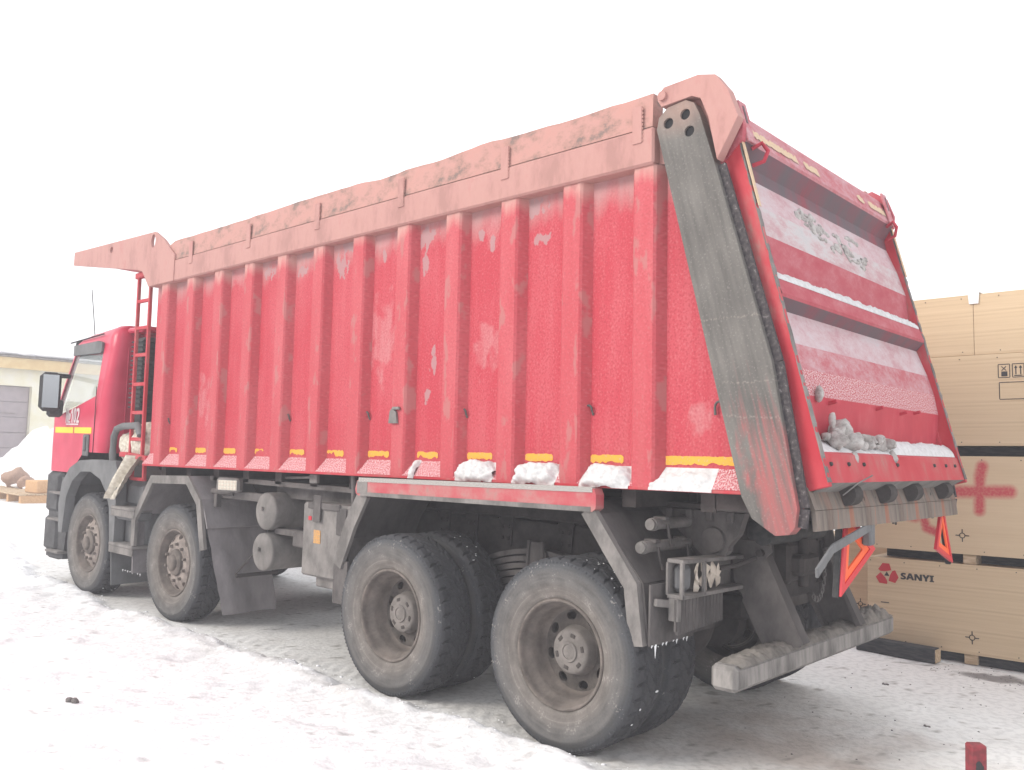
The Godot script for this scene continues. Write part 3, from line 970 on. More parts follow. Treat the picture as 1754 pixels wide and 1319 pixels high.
		for c in [Vector2(7.215, 3.462), Vector2(7.318, 3.488), Vector2(7.345, 3.39)]:
			hd.box(Vector3(c.x, c.y, 1.18 * s), Vector3(0.066, 0.066, 0.02))  # dark plugs standing in for the shade deep in the holes
		put("hole_shade", hd, M["dark_void"], pillar)
		var ed := Mesher.new()
		ed.bar(Vector3(7.503, 3.178, 1.165 * s), Vector3(7.825, 2.137, 1.165 * s), 0.02, 0.078, Vector3(0, 0, 1))
		ed.bar(Vector3(7.825, 2.137, 1.165 * s), Vector3(7.958, 1.44, 1.165 * s), 0.02, 0.078, Vector3(0, 0, 1))
		ed.bar(Vector3(7.958, 1.44, 1.165 * s), Vector3(7.948, 1.352, 1.165 * s), 0.02, 0.078, Vector3(0, 0, 1))
		put("arm_edge", ed, M["speckled_shade"], pillar)
		var arm := Mesher.new()
		var shape := [Vector2(7.15, 3.52), Vector2(7.19, 3.585), Vector2(7.4, 3.6), Vector2(7.465, 3.57), Vector2(7.5, 3.48), Vector2(7.49, 3.3), Vector2(7.42, 3.45)] if s < 0 else [Vector2(7.15, 3.60), Vector2(7.155, 3.635), Vector2(7.19, 3.665), Vector2(7.40, 3.68), Vector2(7.50, 3.655), Vector2(7.572, 3.56), Vector2(7.633, 3.404), Vector2(7.517, 3.2), Vector2(7.462, 3.44), Vector2(7.415, 3.55), Vector2(7.36, 3.575), Vector2(7.175, 3.56)]
		arm.plate(shape, 1.15 * s, 1.215 * s)
		arm.lathe([Vector2(0.026, 0), Vector2(0.026, 0.02), Vector2(0.0001, 0.022)], Vector3(7.185, 3.615, 1.213 * s), Vector3(0, 0, s), 12, 30)
		put("hinge_arm", arm, M["rail_paint"] if s > 0 else M["dark_steel"], truck)  # right arm drawn in a darker material than the left
		var gus := Mesher.new()
		gus.plate([Vector2(7.05, 3.27), Vector2(7.52, 3.27), Vector2(7.48, 3.46), Vector2(7.45, 3.6), Vector2(7.2, 3.6), Vector2(7.14, 3.52), Vector2(7.10, 3.47), Vector2(7.05, 3.47)], 1.09 * s, 1.132 * s)
		put("rail_end", gus, M["rail_paint"], body)


func build_tailgate(truck: Node3D) -> void:
	# local frame: x outward, y up the slope, z along the lorry's width
	var fr := Mesher.new()
	fr.box(Vector3(-0.13, -0.83, 0), Vector3(0.03, 2.0, 2.18))
	var t := put("tailgate", fr, M["dark_steel"], truck)
	t.transform = Transform3D(Basis(Vector3(0.96419, 0.26519, 0), Vector3(-0.26519, 0.96419, 0), Vector3(0, 0, 1)), Vector3(7.564, 3.317, 0))
	var strip := func(called: String, pts: Array, m: String) -> void:
		var mb := Mesher.new()
		for i in pts.size() - 1:
			var a: Vector2 = pts[i]
			var b: Vector2 = pts[i + 1]
			var d := b - a
			var n := 12
			for k in n:
				var z0 := -1.09 + 2.18 * k / n
				var z1 := -1.09 + 2.18 * (k + 1) / n
				mb.face([Vector3(a.x, -a.y, z0), Vector3(b.x, -b.y, z0), Vector3(b.x, -b.y, z1), Vector3(a.x, -a.y, z1)], Vector3(d.y, d.x, 0) if d.y != 0 else Vector3(0, d.x, 0))
		put(called, mb, M[m], t)
	# (outward, down the slope)
	strip.call("top_beam", [Vector2(-0.09, -0.22), Vector2(0.0, -0.21), Vector2(0.03, -0.16), Vector2(0.05, 0.0), Vector2(0.04, 0.015)], "frost_mid")
	strip.call("beam_underside", [Vector2(0.04, 0.015), Vector2(-0.035, 0.09), Vector2(-0.04, 0.165)], "shade_paint")
	strip.call("upper_panel", [Vector2(-0.04, 0.165), Vector2(-0.015, 0.34)], "frost_light")
	strip.call("upper_panel", [Vector2(-0.015, 0.34), Vector2(-0.003, 0.52)], "frost_grey")
	strip.call("middle_panel", [Vector2(-0.003, 0.52), Vector2(-0.035, 0.72)], "frost_thin")
	strip.call("rib_beam", [Vector2(-0.035, 0.72), Vector2(0.018, 0.775), Vector2(0.028, 0.86), Vector2(0.02, 0.875)], "frost_thin")
	strip.call("rib_beam", [Vector2(0.02, 0.875), Vector2(-0.04, 0.915)], "shade_paint")
	strip.call("lower_panel", [Vector2(-0.04, 0.915), Vector2(-0.018, 1.10)], "frost_light")
	strip.call("lower_panel", [Vector2(-0.018, 1.10), Vector2(-0.012, 1.235)], "frost_mid")
	strip.call("lower_panel", [Vector2(-0.012, 1.235), Vector2(-0.022, 1.37)], "frosted_red")
	strip.call("lower_panel", [Vector2(-0.022, 1.37), Vector2(-0.085, 1.575)], "red_paint")
	strip.call("sill_beam", [Vector2(-0.085, 1.575), Vector2(0.0, 1.665)], "lump_snow")
	strip.call("sill_beam", [Vector2(0.0, 1.665), Vector2(0.012, 1.68), Vector2(0.018, 1.822)], "red_worn")
	strip.call("sill_beam", [Vector2(0.018, 1.822), Vector2(-0.09, 1.85)], "pale_dust")
	for s in [1, -1]:
		var sf := Mesher.new()
		sf.box(Vector3(-0.045, -0.88, 1.105 * s), Vector3(0.14, 1.92, 0.03), 0.004)
		put("side_flange", sf, M["red_worn"], t)
		# bare metal lip on the outer edge of each side flange and the upper side brackets
		var lip := Mesher.new()
		var nz := noise(140 + s, 6.0, 3)
		var q := []
		for i in 60:
			var y := 0.06 - 1.88 * i / 59.0
			q.append([y, 0.026 + 0.006 * nz.get_noise_2d(y * 3.0, 0.0), 0.0165 + 0.006 * nz.get_noise_2d(y * 4.0, 5.0)])
		for i in 59:
			var a = q[i]
			var b = q[i + 1]
			var zc: float = 1.105 * s
			var corners := []
			for e in [a, b]:
				corners.append([Vector3(0.02, e[0], zc - e[2]), Vector3(e[1], e[0], zc - e[2]), Vector3(e[1], e[0], zc + e[2]), Vector3(0.02, e[0], zc + e[2])])
			for k in 4:
				var l := (k + 1) % 4
				lip.face([corners[0][k], corners[0][l], corners[1][l], corners[1][k]], corners[0][k] + corners[0][l] - Vector3(0.046, a[0] * 2.0, zc * 2.0))
		put("flange_lip", lip, M["pale_dust"], t)
		var tp := Mesher.new()
		tp.box(Vector3(0.0345, -0.18, 1.1 * s), Vector3(0.004, 0.42, 0.03))
		put("flange_tape", tp, M["faded_tape"], t)
		var br := Mesher.new()
		br.plate([Vector2(-0.1, -0.1), Vector2(0.045, -0.02), Vector2(0.07, 0.06), Vector2(0.055, 0.2), Vector2(-0.02, 0.29), Vector2(-0.1, 0.29)], 1.09 * s, 1.128 * s)
		put("lifting_bracket", br, M["frost_thin"], t)
		var cr := Mesher.new()
		cr.box(Vector3(0.055, 0.1, 1.045 * s), Vector3(0.014, 0.24, 0.085), 0.004)
		put("corner_plate", cr, M["frost_mid"], t)
		var sl := Mesher.new()
		sl.box(Vector3(0.063, 0.14, 1.05 * s), Vector3(0.004, 0.1, 0.018), 0.0)
		put("slot", sl, M["shade_paint"], t)
		var hk := Mesher.new()
		hk.tube([Vector3(0.03, -0.03, 1.0 * s), Vector3(0.085, -0.02, 0.985 * s), Vector3(0.1, -0.07, 0.97 * s), Vector3(0.07, -0.12, 0.985 * s), Vector3(0.01, -0.12, 1.0 * s)], 0.012, 6)
		put("eye_hook", hk, M["red_paint"], t)
	for a in [[0.98, 0.42, 0.06, 160], [0.32, 0.12, 0.08, 161], [-0.5, -0.6, 0.03, 162], [-0.7, -1.0, 0.02, 163]]:
		var tp := Mesher.new()
		var nz := noise(a[3], 30.0, 2)
		var z0: float = minf(a[0], a[1])
		var z1: float = maxf(a[0], a[1])
		var n := int((z1 - z0) / 0.015)
		for i in n:
			var p := []
			for j in [i, i + 1]:
				var z := lerpf(z0, z1, float(j) / n)
				var fx := 0.0405
				p.append([Vector3(fx + 0.009, 0.035 + 0.02 * maxf(0, nz.get_noise_2d(z, 1.0)), z), Vector3(fx, 0.095 - 0.03 * maxf(0, nz.get_noise_2d(z, 5.0)), z)])
			tp.face([p[0][0], p[1][0], p[1][1], p[0][1]], Vector3(1, 0, 0))
		put("beam_tape", tp, M["faded_tape"], t)
	for z in [1.02, 0.8, 0.6, 0.1, -0.55, -0.78, -0.97]:
		var bo := Mesher.new()
		bo.lathe([Vector2(0.012, 0), Vector2(0.01, 0.01), Vector2(0.0001, 0.012)], Vector3(0.015, -1.73, z), Vector3(1, 0, 0), 6, 20)
		put("bolt", bo, M["dark_steel"], t)
	for z in [0.72, 0.05, -0.35, -0.6]:
		var bo := Mesher.new()
		bo.box(Vector3(-0.01, -1.40 + 0.02 * sin(z * 9.0), z), Vector3(0.05, 0.02, 0.02), 0.004)
		put("pin", bo, M["red_paint"], t)


# ---------------------------------------------------------------- cab
func build_cab(truck: Node3D) -> void:
	var cab := Mesher.new()
	var rear := 0.2
	var front := func(y: float) -> float:
		if y < 1.9:
			return -1.3 + 0.02 * (1.9 - y)
		return lerpf(-1.3, -0.92, (y - 1.9) / 0.85)
	var half := func(y: float) -> float: return 1.14 if y < 2.0 else lerpf(1.14, 1.05, (y - 2.0) / 0.85)
	# rows: y as a function of x on the side; columns: x on the side
	var belt := func(x: float) -> float: return clampf(2.13 + 0.24 * (x + 0.05), 1.9, 2.13)
	var bottom := func(x: float) -> float:
		if x < -0.62:
			return 1.26
		if x < -0.3:
			return lerpf(1.26, 1.5, (x + 0.62) / 0.32)
		return 1.5
	var rows := 8
	var yrow := func(r: int, x: float) -> float:
		match r:
			0: return bottom.call(x)
			1: return lerpf(bottom.call(x), belt.call(x), 0.5)
			2: return belt.call(x)
			3: return lerpf(belt.call(x), 2.64, 0.5)
			4: return 2.64
			5: return 2.73 + 0.05 * clampf((x + 0.9) / 1.0, 0, 1)
			6: return 2.79 + 0.07 * clampf((x + 0.9) / 1.0, 0, 1)
		return 2.83 + 0.08 * clampf((x + 0.9) / 1.0, 0, 1)
	# outline columns, walked from the front along the left side, round the back and along the right side
	var cols := []
	for c in ["f0", "f1", "a", "b", "w", -0.62, -0.45, -0.3, -0.1, 0.02, "r0", "r1", "r2", "r3", "m"]:
		cols.append([c, 1])
	for i in range(cols.size() - 2, -1, -1):
		cols.append([cols[i][0], -1])
	cols.append(["fm", 1])
	var point := func(ci: int, r: int) -> Vector3:
		var c = cols[ci][0]
		var s: float = cols[ci][1]
		var inset: float = [0.0, 0.0, 0.0, 0.0, 0.0, 0.0, 0.035, 0.1][r]
		var guess: float = -0.9
		var y: float = yrow.call(r, guess)
		var fx: float = front.call(y) + inset
		var hz: float = half.call(y) - inset
		var x := 0.0
		var z := 0.0
		if c is float:
			y = yrow.call(r, c)
			hz = half.call(y) - inset
			return Vector3(c, y, hz * s)
		match c:
			"fm": x = fx - 0.06; z = 0.0
			"f0": x = fx; z = hz - 0.1
			"f1": x = fx + 0.03; z = hz - 0.03
			"a": x = fx + 0.1; z = hz
			"b": x = fx + 0.13; z = hz
			"w": x = fx + 0.2; z = hz
			"r0": x = rear - 0.13 - inset; z = hz
			"r1": x = rear - 0.05 - inset; z = hz - 0.02
			"r2": x = rear - 0.012 - inset; z = hz - 0.065
			"r3": x = rear - inset; z = hz - 0.13
			"m": x = rear - inset; z = 0.0
		y = yrow.call(r, x)
		return Vector3(x, y, z * s)
	var n := cols.size()
	cab.sg = 1
	var openings := []
	for r in rows - 1:
		for i in n:
			var j := (i + 1) % n
			var a = cols[i][0]
			var b = cols[j][0]
			var is_side: bool = (cols[i][1] == cols[j][1]) and not (a is String and (a as String).begins_with("r")) and not (b is String and (b as String).begins_with("r"))
			var win := false
			if (r == 2 or r == 3) and is_side:
				var ids := ["b", "w", -0.62, -0.45, -0.3, -0.1]
				win = ids.has(a) and ids.has(b)
			if (r == 2 or r == 3) and (a is String and b is String) and ((a == "f0" and b == "fm") or (a == "fm" and b == "f0")):
				win = true
			if win:
				continue
			var p := [point.call(i, r), point.call(j, r), point.call(j, r + 1), point.call(i, r + 1)]
			var m: Vector3 = (p[0] + p[2]) * 0.5
			cab.face(p, m - Vector3(-0.5, 2.0, 0))
	var cap := []
	for i in n:
		cap.append(point.call(i, rows - 1))
	cab.sg = 2
	for i in n:
		cab.face([cap[i], cap[(i + 1) % n], Vector3(-0.35, 2.92, 0)], Vector3.UP)
	var c := put("cab", cab, M["red_cab"], truck)
	# panes in their rubber frames
	for s in [1, -1]:
		var top: float = half.call(2.64) - 0.012
		var mid: float = half.call(2.05) - 0.012
		var gl := Mesher.new()
		gl.face([Vector3(-1.16, 1.92, mid * s), Vector3(-0.1, 2.12, (mid - 0.012) * s), Vector3(-0.1, 2.64, top * s), Vector3(-0.84, 2.64, top * s)], Vector3(0, 0, s))
		put("door_window", gl, M["glass"], c)
		var vz := Mesher.new()
		vz.plate([Vector2(-0.86, 2.60), Vector2(-0.12, 2.60), Vector2(-0.1, 2.62), Vector2(-0.1, 2.715), Vector2(-0.2, 2.735), Vector2(-0.86, 2.715)], (half.call(2.67) + 0.004) * s, (half.call(2.67) + 0.03) * s)
		put("wind_deflector", vz, M["plastic_grey"], c)
		var sm := Mesher.new()
		var hz: float = 1.142
		sm.box(Vector3(-0.06, 1.86, (hz + 0.001) * s), Vector3(0.01, 0.72, 0.004))
		sm.box(Vector3(-0.62, 2.79, 1.055 * s), Vector3(0.9, 0.012, 0.012), 0.0, Basis(Vector3(0, 0, 1), 0.06))
		put("door_seam", sm, M["dark_void"], c)
		var ha := Mesher.new()
		ha.box(Vector3(-0.23, 1.575, 1.15 * s), Vector3(0.14, 0.24, 0.025), 0.02)
		ha.box(Vector3(-0.22, 1.59, 1.17 * s), Vector3(0.045, 0.16, 0.025), 0.012)
		put("door_handle", ha, M["plastic_grey"], c)
		for a in [[-1.13, -0.62], [-0.585, -0.13]]:
			var yl := Mesher.new()
			yl.box(Vector3((a[0] + a[1]) * 0.5, 1.738, 1.142 * s), Vector3(a[1] - a[0], 0.066, 0.004))
			put("yellow_stripe", yl, M["stripe_yellow"], c)
		# mirrors
		var mi := Mesher.new()
		var mb := Basis(Vector3.UP, -0.25 * s)
		mi.box(Vector3(-0.72, 2.16, 1.38 * s), Vector3(0.11, 0.44, 0.22), 0.05, mb)
		mi.box(Vector3(-0.85, 1.93, 1.27 * s), Vector3(0.12, 0.1, 0.16), 0.03, mb)
		var mir := put("mirror", mi, M["black_plastic"], c)
		var mg := Mesher.new()
		mg.box(Vector3(-0.72, 2.165, 1.38 * s) + mb * Vector3(0.056, 0, 0), Vector3(0.004, 0.37, 0.16), 0.0, mb)
		put("mirror_glass", mg, M["mirror_glass"], mir)
		var ma := Mesher.new()
		ma.bar(Vector3(-0.76, 2.35, 1.36 * s), Vector3(-0.93, 2.36, 1.1 * s), 0.05, 0.05, Vector3.UP, 0.01)
		put("mirror_arm", ma, M["black_plastic"], mir)
		ma = Mesher.new()
		ma.bar(Vector3(-0.82, 2.02, 1.3 * s), Vector3(-1.02, 2.0, 1.14 * s), 0.16, 0.06, Vector3.UP, 0.015)
		put("mirror_arm", ma, M["black_plastic"], mir)
	var ws := Mesher.new()
	ws.face([Vector3(-1.32, 1.93, 1.0), Vector3(-1.32, 1.93, -1.0), Vector3(-0.98, 2.64, -0.96), Vector3(-0.98, 2.64, 0.96)], Vector3(-1, 0.4, 0))
	put("windscreen", ws, M["glass"], c)
	var ins := Mesher.new()
	for z in [0.55, -0.55]:
		ins.box(Vector3(-0.15, 1.75, z), Vector3(0.5, 0.16, 0.5), 0.05)
		ins.box(Vector3(0.05, 2.0, z), Vector3(0.13, 0.5, 0.46), 0.05)
	put("seats", ins, M["seat_cloth"], c)
	var sw := Mesher.new()
	var ring := []
	for k in 25:
		var a := TAU * k / 24.0
		ring.append(Vector3(-0.72, 1.98, 0.55) + Basis(Vector3(0, 0, 1), -0.6) * Vector3(0, 0.22 * cos(a), 0.22 * sin(a)))
	sw.tube(ring, 0.016, 6, false)
	sw.box(Vector3(-1.05, 1.8, 0), Vector3(0.3, 0.22, 1.9), 0.06)
	put("dashboard", sw, M["steering"], c)
	var vis := Mesher.new()
	vis.box(Vector3(-1.08, 2.7, 0), Vector3(0.07, 0.22, 2.0), 0.03, Basis(Vector3(0, 0, 1), -0.3))
	put("sun_visor", vis, M["black_plastic"], c)
	var fg := Mesher.new()
	fg.box(Vector3(-1.33, 1.42, 0), Vector3(0.08, 0.5, 2.1), 0.03)
	for k in 5:
		fg.box(Vector3(-1.37, 1.24 + k * 0.09, 0), Vector3(0.03, 0.03, 1.9), 0.008)
	put("grille", fg, M["black_plastic"], c)
	var an := Mesher.new()
	an.tube([Vector3(-0.78, 2.82, 0.9), Vector3(-0.86, 3.1, 0.9), Vector3(-0.96, 3.42, 0.9)], 0.005, 5)
	put("antenna", an, M["black_plastic"], c)
	var rs := Mesher.new()
	rs.box(Vector3(0.203, 2.1, 0.93), Vector3(0.012, 1.1, 0.012), 0.003)
	put("rear_seam", rs, M["red_cab"], c)
	var txt := TextMesh.new()
	txt.text = "№102"
	var f := SystemFont.new()
	f.font_names = PackedStringArray(["Droid Sans"])
	f.font_weight = 700
	f.font_italic = true
	txt.font = f
	txt.font_size = 64
	txt.pixel_size = 0.0036
	txt.depth = 0.004
	var tx := put("fleet_number", txt, M["white_print"], c)
	tx.position = Vector3(-0.66, 1.9, 1.144)
	tx.scale = Vector3(0.62, 1, 1)
	var ul := Mesher.new()
	ul.box(Vector3(-0.66, 1.805, 1.143), Vector3(0.34, 0.016, 0.003))
	put("number_underline", ul, M["white_print"], c)
	# air intake stack and handrail behind the cab
	var sn := Mesher.new()
	sn.box(Vector3(0.5, 2.35, 0.75), Vector3(0.24, 0.8, 0.42), 0.04)
	for k in 15:
		sn.box(Vector3(0.5, 2.0 + k * 0.05, 0.75), Vector3(0.28, 0.018, 0.46), 0.004)
	sn.box(Vector3(0.42, 1.75, 0.75), Vector3(0.2, 0.5, 0.3), 0.03)
	put("air_intake", sn, M["black_plastic"], truck)
	var rw := Mesher.new()
	rw.box(Vector3(0.3, 2.3, 0.0), Vector3(0.1, 1.2, 1.6), 0.02)
	rw.box(Vector3(0.35, 2.84, 0.2), Vector3(0.35, 0.06, 1.5), 0.02)
	put("rear_fairing", rw, M["red_cab"], c)
	var hr := Mesher.new()
	hr.tube([Vector3(0.45, 1.34, 1.13), Vector3(0.41, 1.5, 1.13), Vector3(0.42, 1.68, 1.13), Vector3(0.48, 1.76, 1.13), Vector3(0.62, 1.79, 1.13), Vector3(0.95, 1.8, 1.13), Vector3(1.03, 1.7, 1.13)], 0.036, 10)
	put("handrail", hr, M["plastic_grey"], truck)


func build_front(truck: Node3D) -> void:
	# bumper with steps, wheel arch and sills
	var bm := Mesher.new()
	bm.box(Vector3(-1.06, 1.02, 0), Vector3(0.42, 0.5, 2.32), 0.06)
	bm.box(Vector3(-1.06, 0.55, 0), Vector3(0.4, 0.42, 2.32), 0.05)
	bm.box(Vector3(-1.13, 0.29, 0), Vector3(0.32, 0.09, 2.2), 0.03)
	bm.plate([Vector2(-1.2, 0.28), Vector2(-0.72, 0.28), Vector2(-0.62, 0.8), Vector2(-0.6, 1.2), Vector2(-1.2, 1.2)], 1.0, 1.13)
	var b := put("front_bumper", bm, M["bumper_plastic"], truck)
	for y in [0.36, 0.72, 1.02]:
		var st := Mesher.new()
		st.box(Vector3(-0.86, y, 1.15), Vector3(0.36, 0.03, 0.12), 0.01)
		put("step", st, M["pale_dust"], b)
	for s in [1, -1]:
		var fa := Mesher.new()
		var arch := [Vector2(-0.66, 0.6), Vector2(-0.70, 0.9), Vector2(-0.64, 1.15), Vector2(-0.45, 1.32), Vector2(-0.2, 1.41), Vector2(0.15, 1.43), Vector2(0.5, 1.43), Vector2(0.7, 1.43), Vector2(0.76, 1.3), Vector2(0.76, 0.56), Vector2(0.67, 0.56), Vector2(0.61, 0.95), Vector2(0.52, 1.1), Vector2(0.36, 1.23), Vector2(0.1, 1.3), Vector2(-0.15, 1.29), Vector2(-0.36, 1.18), Vector2(-0.5, 1.0), Vector2(-0.56, 0.6)]
		fa.plate(arch, 1.12 * s, 1.22 * s)
		fa.sheet([Vector2(-0.6, 0.75), Vector2(-0.62, 0.95), Vector2(-0.55, 1.13), Vector2(-0.38, 1.29), Vector2(-0.15, 1.38), Vector2(0.3, 1.38), Vector2(0.52, 1.25), Vector2(0.65, 1.0), Vector2(0.69, 0.6)], 0.6 * s, 1.12 * s, 0.02)
		put("wheel_arch", fa, M["plastic_grey"], truck)
		var sp := Mesher.new()
		sp.box(Vector3(0.95, 0.78, 1.02 * s), Vector3(0.46, 0.42, 0.16), 0.03)
		sp.box(Vector3(0.95, 0.9, 1.12 * s), Vector3(0.5, 0.1, 0.18), 0.02)
		sp.box(Vector3(0.93, 1.1, 0.95 * s), Vector3(0.4, 0.25, 0.3), 0.04)
		var side := put("side_sill", sp, M["plastic_grey"], truck)
		for y in [0.965, 0.6]:
			var tr := Mesher.new()
			tr.box(Vector3(0.95, y, 1.14 * s), Vector3(0.52, 0.035, 0.2), 0.008)
			tr.box(Vector3(0.95, y - 0.05, 1.225 * s), Vector3(0.52, 0.07, 0.02), 0.006)
			put("step", tr, M["pale_dust"], side)
		var mf := Mesher.new()
		mf.sheet([Vector2(0.66, 0.6), Vector2(0.72, 0.18)], 0.74 * s, 1.2 * s, 0.015)
		put("mudflap", mf, M["plastic_grey"], truck)
		# bent mudguard over the second axle and its broad flap
		var mg := Mesher.new()
		var line := [Vector2(1.17, 0.35), Vector2(1.15, 0.62), Vector2(1.15, 0.9), Vector2(1.5, 1.31), Vector2(2.22, 1.335), Vector2(2.46, 1.13), Vector2(2.56, 0.9)]
		mg.sheet(line, 0.62 * s, 1.2 * s, 0.016)
		put("mudguard", mg, M["flap_rubber"], truck)
		mg = Mesher.new()
		mg.band([Vector2(1.15, 0.62), Vector2(1.15, 0.9), Vector2(1.5, 1.32), Vector2(2.22, 1.345), Vector2(2.46, 1.14), Vector2(2.57, 0.72)], 0.075, 1.195 * s, 1.225 * s)
		put("mudguard_lip", mg, M["pale_dust"], truck)
		var fp := Mesher.new()
		var nz := noise(171, 3.0, 2)
		var cols := 14
		var rws := 14
		for i in cols:
			for j in rws:
				var p := []
				for q in [[i, j], [i + 1, j], [i + 1, j + 1], [i, j + 1]]:
					var u := float(q[0]) / cols
					var v := float(q[1]) / rws
					var z := lerpf(lerpf(1.215, 1.09, v), lerpf(0.62, 0.5, v), u)
					if v > 0.95 and u > 0.9:
						z += 0.02
					p.append(Vector3(2.47 + 0.2 * v + 0.05 * sin(u * 5.0 + 0.8) * v + 0.02 * nz.get_noise_2d(u, v * 2.0), lerpf(1.15, 0.16, v) - 0.02 * u, z * s))
				fp.sg = 1
				fp.face(p, Vector3(1, 0, 0))
		put("mudflap", fp, M["flap_rubber"], truck)
		var fc := Mesher.new()
		fc.box(Vector3(2.72, 0.49, 0.78 * s), Vector3(0.03, 0.03, 0.42), 0.004)
		fc.tube([Vector3(2.7, 0.5, 0.98 * s), Vector3(2.95, 0.7, 0.97 * s), Vector3(3.1, 0.8, 0.97 * s)], 0.006, 5)
		put("flap_clamp", fc, M["dark_steel"], truck)
	var rf := Mesher.new()
	rf.box(Vector3(1.12, 1.18, 0.95), Vector3(0.05, 0.07, 0.08), 0.01)
	put("side_marker", rf, M["amber"], truck)
	# ladder in front of the body
	var ld := Mesher.new()
	for x in [0.775, 1.04]:
		ld.bar(Vector3(x, 3.36, 1.12), Vector3(x + 0.03, 1.50, 1.12), 0.034, 0.03, Vector3(0, 0, 1), 0.004)
	ld.bar(Vector3(0.76, 1.5, 1.125), Vector3(1.2, 1.47, 1.125), 0.05, 0.05, Vector3(0, 0, 1), 0.006)
	ld.bar(Vector3(0.62, 1.5, 1.13), Vector3(0.8, 1.5, 1.13), 0.05, 0.05, Vector3(0, 0, 1), 0.006)
	ld.bar(Vector3(0.86, 1.49, 1.12), Vector3(0.87, 1.25, 1.12), 0.036, 0.03, Vector3(0, 0, 1), 0.004)
	ld.bar(Vector3(1.13, 1.49, 1.12), Vector3(1.14, 1.25, 1.12), 0.036, 0.03, Vector3(0, 0, 1), 0.004)
	ld.bar(Vector3(0.85, 1.262, 1.12), Vector3(1.16, 1.262, 1.12), 0.036, 0.032, Vector3(0, 0, 1), 0.004)
	ld.bar(Vector3(0.72, 3.35, 1.12), Vector3(1.2, 3.37, 1.12), 0.05, 0.06, Vector3(0, 0, 1), 0.006)
	var lad := put("ladder", ld, M["red_worn"], truck)
	for y in [3.08, 2.80, 2.52, 2.22, 1.93, 1.66]:
		var ru := Mesher.new()
		ru.box(Vector3(0.91 + (3.3 - y) * 0.015, y, 1.12), Vector3(0.26, 0.036, 0.026), 0.004)
		put("rung", ru, M["red_worn"], lad)


